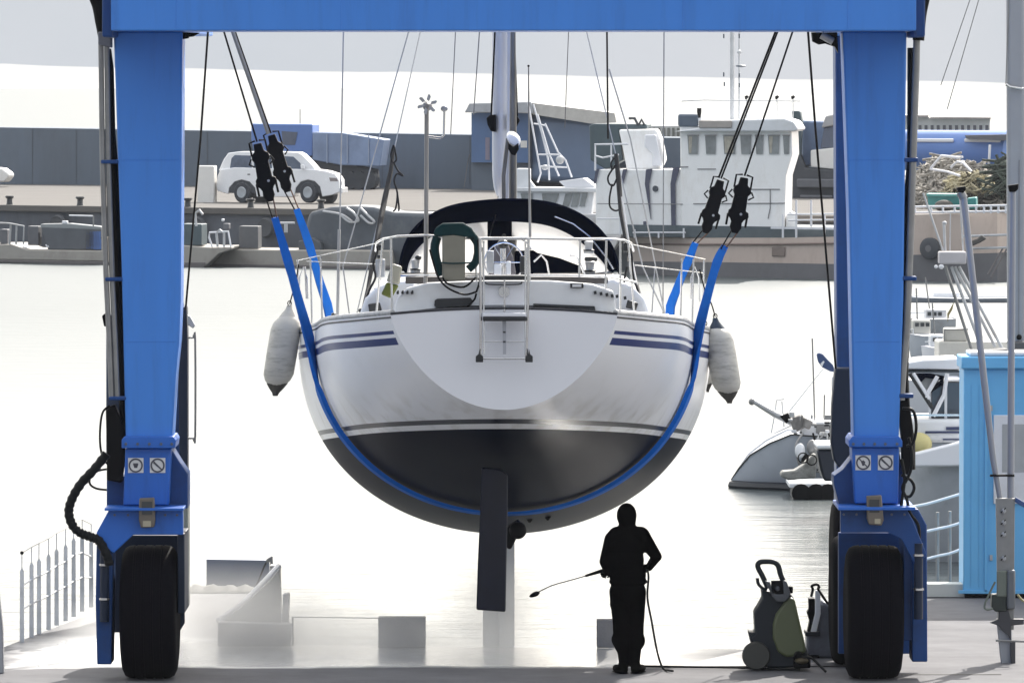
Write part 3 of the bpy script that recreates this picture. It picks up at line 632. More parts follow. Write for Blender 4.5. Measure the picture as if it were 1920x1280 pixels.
for r in rows[1:]:
    a, c = r[0], r[-1]; drows.append([a.lerp(c, k / 12) + Vector((0, 0, 0.09 * (1 - (k / 6 - 1) ** 2) * min(1, (c.x - a.x) / 2))) for k in range(13)])
deckm = mat('deck_gelcoat', (0.66, 0.67, 0.68), 0.4, var=0.05, dirt=(0.45, 0.43, 0.38), damt=0.3)
MB().grid(drows).build('deck', deckm, yacht)
# aft coaming / locker face
MB().pp([(736, 592), (744, 560), (762, 541), (800, 531), (900, 527), (1030, 527), (1110, 533), (1150, 546), (1158, 593), (1060, 584), (945, 580), (840, 583)], 70.12, 0.30).build('aft_coaming', deckm, yacht, bevel=0.02, seg=3)
MB().pp([(672, 596), (684, 560), (705, 540), (735, 528), (775, 526), (790, 590)], 71.6, 3.2).build('coaming', deckm, yacht, bevel=0.04, seg=3)
MB().pp([(1110, 590), (1110, 528), (1150, 524), (1185, 536), (1208, 560), (1222, 598)], 71.6, 3.2).build('coaming', deckm, yacht, bevel=0.04, seg=3)
MB().pb(760, 519, 1140, 532, 70.9, 0.5).build('cockpit_seat', mat('teak_dark', (0.05, 0.045, 0.045), 0.6), yacht, bevel=0.01)
slot = mat('locker_gasket', (0.012, 0.014, 0.017), 0.3)
MB().pp([(815, 563), (820, 560), (882, 558), (886, 563), (884, 572), (876, 576), (818, 577), (814, 573)], 70.09, 0.03).build('locker_vent', slot, yacht, bevel=0.004)
MB().pp([(1000, 569), (1115, 574), (1117, 583), (1112, 588), (1000, 582)], 70.09, 0.03).build('locker_vent', slot, yacht, bevel=0.004)
for x in (743, 752, 761, 770): MB().pp([(x, 548), (x + 3, 544), (x + 5, 545), (x + 5, 551), (x + 1, 552)], 70.08, 0.04).build('vent_slot', slot, yacht)
for x, y in ((1113, 549), (1124, 551), (1135, 553), (1145, 555), (1154, 556), (1169, 559)): MB().pp([(x, y - 3), (x + 5, y - 4), (x + 6, y + 2), (x + 1, y + 3)], 70.08, 0.04).build('vent_slot', slot, yacht)
MB().pb(1069, 531, 1094, 540, 70.07, 0.03).build('stern_light', slot, yacht, bevel=0.004); MB().pb(1073, 533, 1090, 538, 70.06, 0.02).build('stern_lens', whitep, yacht)
# centre gate and swim ladder
MB().pb(907, 528, 984, 592, 70.0, 0.16).build('stern_locker', gelw, yacht, bevel=0.012)
MB().pb(905, 517, 988, 524, 69.9, 0.25).build('stern_seat', slot, yacht, bevel=0.005)
lad = bpy.data.objects.new('swim_ladder', None); link(lad); lad.parent = yacht; lad.location = P(947, 672, 69.7) - WL[yacht.name]; WL[lad.name] = P(947, 672, 69.7)
for xa, xb in ((900, 903), (991, 989)): MB().tube([P(xa, 447, 69.72), P(xa + (xb - xa) / 2, 560, 69.72), P(xb - 2, 670, 69.74)], 0.014, 8).build('rail', steel, lad)
for xa in (907, 985): MB().tube([P(xa, 452, 69.8), P(xa, 592, 69.8), P(xa, 665, 69.76)], 0.009, 8).build('rail', steel, lad)
MB().pb(905, 593, 987, 602, 69.66, 0.14).build('step', slot, lad, bevel=0.01); MB().pb(905, 587, 987, 596, 69.68, 0.14).build('step', gelw, lad, bevel=0.008)
MB().tube([P(896, 672, 69.72), P(998, 672, 69.72)], 0.012, 8).build('rung', steel, lad)
MB().tube([P(905, 640, 69.79), P(987, 640, 69.79)], 0.006, 8).build('rung', steel, lad)
for x in (899, 992): MB().pp([(x - 7, 679), (x - 7, 668), (x - 2, 664), (x, 654), (x + 2, 664), (x + 7, 668), (x + 7, 679)], 69.68, 0.08).build('foot', slot, lad, bevel=0.006)
MB().pp([(942, 602), (949, 602), (949, 664), (943, 664)], 69.75, 0.012).build('strap', mat('ladder_strap', (0.35, 0.36, 0.4), 0.6), lad)
for y in (621, 639): MB().pb(943, y, 948, y + 3, 69.745, 0.01).build('clip', slot, lad)
MB().tube([P(946, 524, 69.9), P(946, 592, 69.9)], 0.010, 8).build('locker_hinge', steel, yacht)
MB().lathe(P(945, 547, 69.98), (0, 1, 0), [(0, 0.055), (0.03, 0.06)], 22).build('cleat_plate', steel, yacht)
MB().tube(spline(pt([(911, 528), (916, 533), (972, 533), (978, 528)], 69.95), 3), 0.007, 6).build('grab_line', slot, yacht)
# pushpit rails
def rail(px, r=0.012, name='pushpit_rail', m=steel): return MB().tube([P(*q) for q in px], r, 8).build(name, m, yacht)
rail([(704, 470, 72.2), (706, 455, 71.6), (718, 448, 70.6), (745, 443, 70.25), (799, 441, 70.2), (870, 447, 70.2), (905, 447, 70.2)])
rail([(988, 447, 70.2), (1060, 448, 70.2), (1130, 448, 70.25), (1170, 450, 70.5), (1184, 456, 71.4), (1188, 470, 72.2)])
rail([(905, 447, 70.2), (990, 447, 70.2)], 0.016)
rail([(752, 517, 70.4), (800, 516, 70.2), (900, 518, 70.2)]); rail([(990, 516, 70.2), (1060, 516, 70.2), (1140, 519, 70.3), (1192, 529, 71.0)])
rail([(905, 464, 70.2), (905, 516, 70.2), (988, 516, 70.2), (988, 464, 70.2)], 0.008)
for x0, y0, x1, y1, Y in ((733, 446, 735, 590, 70.4), (718, 449, 705, 596, 71.0), (889, 447, 897, 580, 70.2), (1088, 449, 1086, 520, 70.2), (1137, 449, 1135, 560, 70.3), (1163, 450, 1163, 600, 70.6), (1178, 456, 1190, 597, 71.2), (990, 448, 996, 580, 70.2)):
    rail([(x0, y0, Y), (x1, y1, Y)], 0.011, 'stanchion')
rail([(976, 447, 70.2), (988, 455, 70.2), (996, 468, 70.2)], 0.010)
rail([(1068, 478, 71), (1080, 480, 71), (1090, 500, 71), (1098, 522, 71)], 0.012, 'wheel_guard')
rail([(1001, 491, 71), (1015, 478, 71), (1025, 490, 71), (1031, 523, 71)], 0.010, 'wheel_guard')
# lifelines and side stanchions
for a, b2 in (((706, 456, 71.6), (556, 489, 75.4)), ((704, 495, 72), (575, 490, 75.0)), ((1184, 458, 71.6), (1322, 486, 75.4)), ((1190, 497, 72), (1320, 512, 75.4))): rail([a, b2], 0.005, 'lifeline')
for x, y0, y1, Y in ((558, 486, 606, 75.2), (582, 485, 606, 74.6), (601, 478, 600, 74.0), (572, 500, 560, 75.0), (1278, 484, 604, 74.0), (1300, 486, 612, 74.4), (1320, 488, 616, 75.2)):
    rail([(x, y0, Y), (x + (3 if x < 900 else -2), y1, Y)], 0.010, 'stanchion')
for s, x in ((1, 560), (-1, 1312)): rail([(x, 565, 75), (x + 2 * s, 520, 75), (x + 9 * s, 500, 75), (x + 16 * s, 520, 75), (x + 17 * s, 560, 75)], 0.008, 'boarding_gate')
# sprayhood: aft arch high, front arch lower, pale vinyl window
ao = [(748, 512), (756, 470), (775, 432), (810, 403), (860, 384), (945, 375), (1020, 379), (1075, 396), (1118, 425), (1148, 465), (1162, 512)]
fi = [(762, 514), (768, 488), (790, 458), (825, 434), (870, 420), (945, 415), (1015, 420), (1062, 436), (1100, 462), (1128, 488), (1146, 514)]
A_ = spline([P(x, y, 74.4) for x, y in ao], 5); B_ = spline([P(x, y, 75.7) for x, y in fi], 5)
MB().grid([[A_[i].lerp(B_[i], k / 6) + Vector((0, 0, 0.03 * math.sin(math.pi * k / 6))) for i in range(len(A_))] for k in range(7)]).build('sprayhood', navy, yacht, solid=0.008)
MB().tube([p + Vector((0, -0.01, 0)) for p in A_], 0.016, 8).build('sprayhood_hoop', navy, yacht)
vin = bpy.data.materials.new('sprayhood_vinyl'); vin.use_nodes = True; t = vin.node_tree; t.nodes.clear()
o_ = t.nodes.new('ShaderNodeOutputMaterial'); mx = t.nodes.new('ShaderNodeMixShader'); tl = t.nodes.new('ShaderNodeBsdfTranslucent'); df = t.nodes.new('ShaderNodeBsdfDiffuse')
tl.inputs[0].default_value = (0.74, 0.74, 0.74, 1); df.inputs[0].default_value = (0.72, 0.70, 0.67, 1); mx.inputs[0].default_value = 0.35
t.links.new(tl.outputs[0], mx.inputs[1]); t.links.new(df.outputs[0], mx.inputs[2]); t.links.new(mx.outputs[0], o_.inputs[0])
B2 = [p.copy() for p in B_]; base = [Vector((p.x * 1.0, 76.6, min(p.z, Z(518, 76.6)))) for p in B_]
def win(a, b2, nm):
    MB().grid([[B2[i].lerp(base[i], k / 3) for i in range(a, b2)] for k in range(4)]).build(nm, vin, yacht, solid=0.004)
win(0, 24, 'sprayhood_window'); win(26, len(B_), 'sprayhood_window')
MB().grid([[B2[i].lerp(base[i], k / 3) + Vector((0, -0.012, 0)) for i in range(23, 27)] for k in range(4)]).build('window_seam', navy, yacht, solid=0.008)
rail([(1040, 406, 74.3), (1075, 420, 74.3), (1105, 443, 74.3), (1135, 480, 74.3), (1150, 505, 74.3)], 0.008, 'sprayhood_bow')
MB().pp([(965, 518), (965, 472), (1000, 471), (1008, 476), (1050, 486), (1095, 503), (1096, 518)], 74.9, 0.5).build('companionway_cover', navy, yacht, bevel=0.02)
MB().pb(1000, 514, 1150, 528, 73.5, 0.6).build('cockpit_seat', slot, yacht, bevel=0.01)
MB().pb(745, 514, 900, 526, 73.5, 0.6).build('cockpit_seat', slot, yacht, bevel=0.01)
# pedestal and helm gear
q = MB().pp([(918, 515), (922, 480), (930, 458), (952, 458), (962, 482), (968, 515)], 72.4, 0.25).build('steering_pedestal', mat('pedestal_grey', (0.12, 0.11, 0.12), 0.5), yacht, bevel=0.02)
MB().tube([P(943, 462, 72.3), P(943, 515, 72.3)], 0.03, 10).build('compass_post', steel, q)
MB().ell(P(943, 458, 72.3), (0.06, 0.06, 0.05)).build('compass', slot, q)
c = P(945, 492, 72.25)
MB().tube([c + Vector((math.cos(a) * 0.20, 0, math.sin(a) * 0.20)) for a in [2 * math.pi * k / 32 for k in range(32)]], 0.009, 6, closed=True).tube([c + Vector((-.20, 0, 0)), c + Vector((.20, 0, 0))], .006, 6).tube([c + Vector((-.1, 0, .17)), c + Vector((.1, 0, -.17))], .006, 6).tube([c + Vector((.1, 0, .17)), c + Vector((-.1, 0, -.17))], .006, 6).build('steering_wheel', steel, yacht)
for x0, y0, x1, y1, mm_ in ((912, 470, 926, 512, galv), (926, 495, 940, 515, whitep), (949, 490, 958, 515, whitep), (975, 480, 985, 512, slot)): MB().pb(x0, y0, x1, y1, 72.1, 0.1).build('helm_instrument', mm_, yacht, bevel=0.012)
# winches
def winch(x, yb, h, w, Y, cap=True):
    c = P(x, yb, Y); H = h / 187; r = w / 187 / 2
    q = MB().lathe(c, (0, 0, 1), [(0, r * 1.1), (0.02, r * 1.15), (H * .25, r * .9), (H * .55, r * .82), (H * .8, r * .95), (H * .9, r), (H, r * .6)], 20).build('winch', galv, yacht)
    if cap: MB().lathe(c + Vector((0, 0, H * .2)), (0, 0, 1), [(0, r * 1.2), (H * .08, r * 1.25), (H * .12, r)], 20).build('drum_ring', slot, q)
winch(1106, 514, 26, 19, 71.2); winch(1104, 475, 24, 17, 71.0); MB().pb(1096, 482, 1120, 490, 71.0, 0.12).build('winch_base', slot, yacht, bevel=0.015)
winch(779, 511, 26, 17, 71.2); MB().ell(P(784, 483, 71.2), (0.035, 0.04, 0.028)).build('winch_handle', slot, yacht)
MB().pp([(690, 570), (712, 567), (716, 582), (692, 585)], 71.4, 0.12).build('mooring_cleat', slot, yacht, bevel=0.01); MB().pp([(1177, 562), (1197, 568), (1193, 582), (1173, 577)], 71.4, 0.12).build('mooring_cleat', slot, yacht, bevel=0.01)
for x, y in ((1224, 596), (1250, 592), (677, 582), (626, 590)): MB().ell(P(x, y, 74.2), (0.03, 0.04, 0.025)).build('deck_block', slot, yacht)
# keel, rudder, propeller
kg = mat('keel_paint', (0.28, 0.30, 0.34), 0.5, var=0.12, dirt=(0.2, 0.2, 0.22), damt=0.4)
kt, kb = Z(985, 75.6), Z(1236, 75.6); kx = X(935, 75.6); rws = []
for z in (kt, (kt + kb) / 2, kb + 0.15, kb):
    hw = 0.17 if z > kb + 0.01 else 0.12; rws.append([Vector((kx + dx * hw, 75.2 + dy, z)) for dx, dy in ((0.05, 0), (1, .5), (1, 1.0), (0.6, 1.7), (0, 2.1), (-.6, 1.7), (-1, 1.0), (-1, .5), (-0.05, 0), (0.05, 0))])
kk = MB().grid(rws); kk.f.append(tuple(range(len(kk.v) - 10, len(kk.v) - 1))); kk.build('keel', kg, yacht, angle=60)
rp = [(903, 876), (940, 880), (952, 890), (952, 960), (950, 1040), (948, 1147), (893, 1143), (896, 1050), (900, 960), (902, 900)]
rud = [P(x, y, 71.1 + (x - 893) / 60 * 0.35) for x, y in rp]
MB().prism(rud, (-0.0, 0.07, 0)).build('rudder', mat('rudder_antifouling', (0.006, 0.008, 0.020), 0.5, var=0.3, spec=0.15), yacht, bevel=0.02, seg=3)
pr = MB().lathe(P(971, 995, 73.2), (0, 1, 0), [(0, 0.02), (0.01, 0.06), (0.04, 0.088), (0.12, 0.092), (0.2, 0.06)], 22).build('propeller', black, yacht)
MB().pp([(950, 990), (972, 975), (978, 990), (966, 1014), (958, 1030), (950, 1028)], 73.3, 0.3).build('propeller_strut', black, yacht, bevel=0.02)
for x, y in ((993, 972), (1027, 968)): MB().lathe(P(x, y - 2, 74.3), (0, 0, -1), [(-0.06, 0.045), (0, 0.045), (0.02, 0.035), (0.05, 0.012)], 12).build('skin_fitting', black, yacht)
q = P(809, 746, 71.1); MB().ell(P(809, 746, 71.15), (0.055, 0.16, 0.035), rot=Matrix.Rotation(R(35), 3, 'Y')).build('exhaust_outlet', black, yacht)
# mast, boom, rigging
mastm = mat('mast_alloy', (0.50, 0.52, 0.58), 0.35, metal=0.35, var=0.06, stretch=(3, 3, 0.3)); dkm = mat('weathered_alloy', (0.16, 0.155, 0.15), 0.35, metal=0.6, var=0.35, scale=5, stretch=(2, 2, 0.5))
MB().lathe(P(938, 352, 76.6), (0, 0, 1), [(-0.12, 0.02), (-0.06, 0.05), (0.0, 0.07), (0.12, 0.085), (0.2, 0.088), (9.0, 0.088)], 24, 1.5).build('mast', mastm, yacht)
MB().tube([P(938, 345, 76.62), P(938, 366, 76.62)], 0.02, 6).build('mast_fitting', black, yacht)
MB().tube([P(955, -700, 76.2), P(955, 60, 76.2), P(954, 270, 76.2), P(948, 470, 76.2)], 0.026, 10).build('furling_pole', mastm, yacht)
MB().tube([P(964, -700, 76.0), P(962, 60, 76.0), P(962, 270, 76.0), P(961, 515, 76.0)], [0.028, 0.028, 0.04, 0.045], 12).build('compression_post', dkm, yacht)
MB().tube([P(952, 260, 75.9), P(944, 330, 75.9), P(945, 440, 75.9), P(943, 515, 75.9)], 0.022, 8).build('halyard_bundle', dkm, yacht)
MB().lathe(P(963, 263, 73.2), (0, 1, 0), [(0, 0.04), (0.02, 0.053), (2.9, 0.06)], 20, 1.5).build('boom', gelw, yacht)
MB().pp([(953, 268), (962, 276), (972, 268), (973, 280), (966, 292), (959, 290), (953, 280)], 73.15, 0.06).build('boom_fitting', black, yacht, bevel=0.006)
for pts in ([(912, 222), (918, 216), (930, 215), (930, 248), (920, 246), (914, 234)], [(962, 215), (970, 217), (975, 226), (968, 240), (962, 244)]): MB().pp(pts, 76.4, 0.2).build('mast_lamp', black, yacht, bevel=0.01)
def wire(pts, r=0.007, m=greyp, nm='shroud'): return MB().tube([P(*q) for q in pts], r, 6).build(nm, m, yacht)
def wup(a, b2, r, m, nm='shroud'):              # continue the wire up to the masthead height
    p, q = P(*a), P(*b2); k = (12.5 - p.z) / (q.z - p.z); top_ = p + (q - p) * k
    return MB().tube([p, q, top_], r, 6).build(nm, m, yacht)
wht = mat('pale_wire', (0.40, 0.40, 0.40), 0.35, metal=0.5)
wup((634, 585, 76.3), (644, 60, 76.5), 0.009, wht); MB().tube([P(633, 590, 76.2), P(636, 430, 76.2)], 0.017, 8).build('rigging_screw', wht, yacht)
wire([(655, 590, 76), (643, 500, 76.1)], 0.008, wht); wup((643, 500, 76.1), (766, 60, 76.6), 0.008, wht)
wire([(668, 592, 75), (716, 385, 75.5), (741, 272, 75.8)], 0.008, wht); wup((741, 272, 75.8), (788, 60, 76.3), 0.007, wht)
wup((1246, 590, 76), (1100, 60, 76.5), 0.008, wht) if False else None
wire([(1246, 588, 76), (1205, 500, 76), (1176, 380, 76)], 0.010, wht); wup((1176, 380, 76), (1100, 60, 76.5), 0.007, wht)
wire([(1246, 588, 76.3), (1212, 410, 76.3), (1182, 260, 76.3), (1142, 130, 76.3)], 0.009, wht)
wup((1243, 588, 76.3), (1245, 60, 76.5), 0.007, greyp); wup((1140, 260, 75), (1138, 60, 75.6), 0.010, black, 'backstay'); wup((1059, 240, 77.5), (1066, 60, 77.5), 0.005, dkm)
wup((845, 252, 76.5), (854, 60, 76.5), 0.006, greyp); wup((888, 215, 76.5), (899, 60, 76.5), 0.007, greyp); wup((921, 218, 76.3), (928, 60, 76.3), 0.011, black, 'halyard'); wup((970, 218, 76.3), (964, 60, 76.3), 0.011, black, 'halyard')
wire([(934, 368, 75.6), (930, 400, 75.4), (918, 445, 74.8)], 0.006, dkm, 'topping_line')
wire([(870, 352, 76.5), (876, 310, 76.5), (880, 290, 76.5)], 0.005, dkm, 'halyard')
wire([(1222, 590, 73.5), (1228, 500, 73.5)], 0.007, wht)
ropeb = mat('black_rope', (0.007, 0.007, 0.008), 0.8, var=0.3, scale=20)
MB().tube([P(738, 278, 74.5), P(733, 320, 74.3), P(722, 370, 74), P(716, 400, 73.8), P(703, 470, 73.2), P(690, 540, 72.6), P(679, 584, 72.2)], [0.018, 0.025, 0.03, 0.032, 0.028, 0.02, 0.014], 8).build('backstay_tackle', ropeb, yacht)
MB().tube([P(1155, 290, 74.5), P(1160, 340, 74.3), P(1165, 400, 74), P(1178, 470, 73.4), P(1193, 530, 72.8), P(1212, 592, 72.2)], [0.022, 0.028, 0.028, 0.024, 0.018, 0.014], 8).build('backstay_tackle', ropeb, yacht)
MB().tube([P(1166, 370, 73.9), P(1180, 460, 73.3), P(1203, 580, 72.4)], 0.010, 7).build('backstay', wht, yacht)
for pts in ([(738, 272), (733, 290), (736, 304), (743, 300), (741, 284), (738, 272)], [(738, 304), (746, 320), (756, 330), (744, 326), (739, 340), (745, 362), (742, 390), (737, 396)], [(745, 362), (748, 388), (747, 396)],
            [(1152, 296), (1146, 306), (1148, 318), (1154, 310)], [(1148, 318), (1140, 332), (1142, 344), (1150, 348), (1156, 336)], [(1148, 345), (1143, 370), (1144, 388), (1154, 395), (1163, 390), (1164, 372)]):
    MB().tube(spline([P(x, y, 74.2) for x, y in pts], 4), 0.010, 7).build('rope_tail', ropeb, yacht)
for pts in ([(700, 600), (706, 560), (704, 540)], [(680, 585), (692, 545), (704, 520), (700, 495), (708, 470), (704, 452)], [(1190, 597), (1184, 560), (1170, 535), (1176, 500)], [(1172, 455), (1184, 475), (1188, 520), (1214, 595)]):
    MB().tube(spline([P(x, y, 71.8) for x, y in pts], 4), 0.012, 7).build('rope_tail', ropeb, yacht)
for x0, y0, x1, y1 in ((706, 458, 716, 470), (707, 478, 716, 484), (704, 486, 722, 520), (1168, 455, 1180, 472)): MB().pb(x0, y0, x1, y1, 71.9, 0.08).build('deck_fitting', galv if y1 - y0 > 20 else slot, yacht, bevel=0.01)
# masts on the pushpit
rail([(800, 208, 70.25), (799, 440, 70.25), (797, 583, 70.25)], 0.022, 'antenna_pole', mat('pole_alloy', (0.30, 0.29, 0.28), 0.4, metal=0.4))
rail([(800, 256, 70.25), (826, 259, 70.25), (832, 254, 70.25), (833, 208, 70.25)], 0.012, 'antenna_arm')
MB().ell(P(833, 204, 70.25), (0.036, 0.036, 0.03)).build('gps_dome', whited, yacht)
hub = MB().lathe(P(801, 199, 70.1), (0, 1, 0), [(0, 0.02), (0.03, 0.04), (0.2, 0.05), (0.3, 0.02)], 14).build('wind_generator', mat('generator_grey', (0.25, 0.24, 0.23), 0.5), yacht)
for k in range(6):
    a = math.pi * 2 * k / 6 + 0.35; d = Vector((math.cos(a), 0, math.sin(a))); n_ = Vector((-d.z, 0, d.x)); c = P(801, 196, 70.08)
    MB().prism([c + d * 0.03 - n_ * 0.012, c + d * 0.08 - n_ * 0.022, c + d * 0.10 - n_ * 0.012, c + d * 0.10 + n_ * 0.008, c + d * 0.05 + n_ * 0.014], (0, 0.006, 0)).build('blade', whited, hub)
rail([(991, 126, 70.6), (992, 300, 70.6), (994, 447, 70.4)], [0.006, 0.010, 0.014], 'whip_antenna', mat('pole_alloy', (0.3,) * 3)); MB().ell(P(991, 124, 70.6), (0.012,) * 3).build('antenna_tip', black, yacht)
# ------------------------------------------------------------------ loose gear on the stern rail
teal = mat('green_canvas', (0.006, 0.032, 0.036), 0.8, bump=0.4, bscale=15, spec=0.15)
beige = mat('beige_cover', (0.22, 0.21, 0.17), 0.7, var=0.12, scale=4)
c = P(852, 525, 70.0)
lb = thing('lifebuoy', 'beige boxed lifebuoy in a dark green hooded cover on the stern rail', 'lifebuoy', tuple(c))
MB().pb(829, 440, 872, 527, 69.98, 0.14).build('case', beige, lb, bevel=0.02, seg=3)
MB().pp([(812, 440), (816, 428), (830, 419), (868, 418), (884, 428), (894, 444), (880, 446), (850, 441), (820, 444)], 69.97, 0.22).build('hood', teal, lb, bevel=0.02, seg=3)
MB().tube(spline(pt([(820, 444), (815, 465), (820, 495), (830, 515)], 70.08), 4), 0.045, 9).tube(spline(pt([(884, 440), (896, 460), (892, 490), (878, 505)], 70.08), 4), 0.04, 9).build('horseshoe_float', teal, lb)
MB().tube(spline(pt([(824, 492), (850, 494), (890, 492)], 69.95), 4), 0.009, 6).build('strap', teal, lb)
for pts in ([(806, 468), (812, 490), (822, 520), (840, 540), (870, 552), (893, 547)], [(893, 548), (900, 520), (898, 470), (895, 450)], [(830, 520), (840, 532), (870, 538), (892, 520)], [(893, 550), (889, 562), (876, 575)]):
    MB().tube(spline(pt(pts, 69.95), 5), 0.010, 7).build('cord', black, lb)
c = P(735, 556, 70.6)
jg = thing('fuel_jug', 'beige can with olive green base tilted against the left stern rail', 'jug', tuple(c))
MB().pp([(735, 494), (754, 500), (749, 534), (724, 528)], 70.5, 0.12).build('case', mat('beige_plastic', (0.34, 0.33, 0.27), 0.5), jg, bevel=0.02)
MB().pp([(724, 529), (748, 535), (741, 548), (734, 560), (714, 552), (720, 540)], 70.5, 0.12).build('base', mat('olive_plastic', (0.10, 0.12, 0.012), 0.5), jg, bevel=0.02)
# fenders
def fender(top, bot, rad, Y, lab, capm, n):
    a, b2 = P(*top, Y), P(*bot, Y); ax = (b2 - a); ln = ax.length; r = rad / 13230 * Y
    root = thing('boat_fender', lab, 'fender', tuple(b2), 'white fenders hung along the yacht')
    MB().lathe(a, ax, [(ln * .10, r * .35), (ln * .14, r * .62), (ln * .19, r * .86), (ln * .26, r * .98), (ln * .5, r), (ln * .76, r * .98), (ln * .83, r * .82), (ln * .88, r * .55), (ln * .90, r * .4)], 28).build('float', fenderm, root)
    for t0, t1, nm in ((0.0, .17, 0), (1.0, .86, 1)):
        MB().lathe(a, ax, sorted([(ln * t0, r * .16), (ln * (t0 + (t1 - t0) * .25), r * .24), (ln * (t0 + (t1 - t0) * .6), r * .48), (ln * t1, r * .70)]), 18, 0.9).build('end_cap', capm[nm], root)
    MB().tube([a + Vector((0.02 * math.cos(t), 0, 0.02 + 0.025 * math.sin(t))) for t in [2 * math.pi * k / 12 for k in range(12)]], 0.006, 6, closed=True).build('eye', black, root)
    return root, a
fd = mat('fender_end_grey', (0.05, 0.045, 0.04), 0.5); fn = mat('fender_end_navy', (0.012, 0.03, 0.055), 0.45)
for tp, bt, rd, Y, lb_, cm, rope in (((543, 572), (516, 742), 29, 74.9, 'grimy white fender hanging left of the hull', (fenderm, fd), [(543, 570), (550, 545), (556, 520), (560, 495)]),
                               ((1341, 596), (1368, 756), 28, 75.0, 'larger white fender with dark ends hanging right of the hull', (fn, fd), [(1341, 594), (1334, 570), (1322, 545), (1312, 505)]),
                               ((1322, 610), (1327, 735), 14, 76.0, 'narrow cream fender half hidden between the hull and the big right fender', (fn, fd), [(1322, 610), (1321, 590), (1320, 540)])):
    rt, a = fender(tp, bt, rd, Y, lb_, cm, 0)
    MB().tube(spline([P(x, y, Y) for x, y in rope], 4), 0.008, 6).build('lanyard', black, rt)
# ================================================================== PERSON WASHING THE HULL
cloth = mat('black_overalls', (0.0008, 0.0008, 0.0010), 0.95, var=0.2, scale=8, spec=0.0)
glove = mat('black_glove', (0.001, 0.001, 0.001), 0.8, spec=0.0); boot = mat('black_boot', (0.001, 0.001, 0.001), 0.7, spec=0.02)
YP = 70.7
def pp3(x, y, dy=0): return P(x, y, YP + dy)
man = thing('person', 'person in black hooded overalls seen from behind, holding a spray lance under the hull', 'person', (X(1180, YP), YP, 0))
S = YP / F
def cap(mb, a, b2, ra, rb, fl=1.0, n=16):
    """tapered limb with rounded ends, flattened front to back"""
    k = 6; pts = [a.lerp(b2, i / k) for i in range(k + 1)]; rs = [ra + (rb - ra) * i / k for i in range(k + 1)]
    mb.tube(pts, rs, n); mb.ell(a, (ra, ra * fl, ra), 14, 9); mb.ell(b2, (rb, rb * fl, rb), 14, 9)
m_ = MB()
m_.ell(pp3(1175, 966), (19.0 * S, 0.112, 24 * S), 20, 13)                       # hooded head
m_.ell(pp3(1176, 975, 0.02), (17 * S, 0.10, 22 * S), 18, 11)
m_.ell(pp3(1176, 994, 0.01), (22 * S, 0.09, 14 * S), 16, 10)                    # hood collar
cap(m_, pp3(1158, 1006, 0.0), pp3(1200, 1006, 0.0), 20 * S, 20 * S)            # shoulders
m_.ell(pp3(1175, 1022), (36 * S, 0.145, 33 * S), 20, 12); m_.ell(pp3(1174, 1050), (34 * S, 0.15, 38 * S), 20, 12)
m_.ell(pp3(1177, 1078), (35 * S, 0.15, 30 * S), 20, 12); m_.ell(pp3(1178, 1090), (37 * S, 0.155, 9 * S), 20, 10); m_.ell(pp3(1177, 1108), (35 * S, 0.15, 26 * S), 20, 12)
# left arm: upper arm down the side, forearm forward to the lance
cap(m_, pp3(1148, 1010), pp3(1137, 1052, 0.02), 15 * S, 13.5 * S); cap(m_, pp3(1137, 1052, 0.02), pp3(1142, 1070, 0.22), 13.5 * S, 10 * S)
# right arm: elbow out, forearm back in to the waist
cap(m_, pp3(1207, 1009), pp3(1231, 1043, 0.02), 15 * S, 10.5 * S); cap(m_, pp3(1231, 1043, 0.02), pp3(1217, 1063, 0.16), 10 * S, 7.5 * S)
# legs, baggy over the boots
cap(m_, pp3(1162, 1110), pp3(1166, 1172, 0.03), 20 * S, 17 * S); cap(m_, pp3(1166, 1172, 0.03), pp3(1166, 1206, 0.0), 17.5 * S, 16 * S); cap(m_, pp3(1163, 1200), pp3(1167, 1214), 16 * S, 13 * S)
cap(m_, pp3(1193, 1110), pp3(1192, 1172, 0.03), 19 * S, 15.5 * S); cap(m_, pp3(1192, 1172, 0.03), pp3(1192, 1206, 0.0), 15.5 * S, 15 * S)
m_.ell(pp3(1152, 1130), (9 * S, 0.06, 16 * S)); m_.ell(pp3(1154, 1198), (8 * S, 0.06, 12 * S)); m_.ell(pp3(1202, 1200), (8 * S, 0.07, 14 * S)); m_.ell(pp3(1160, 1152), (11 * S, 0.08, 10 * S))
cap(m_, pp3(1168, 1206), pp3(1170, 1243, 0.01), 12.5 * S, 10 * S); cap(m_, pp3(1192, 1206), pp3(1190, 1243, 0.01), 12 * S, 10 * S)
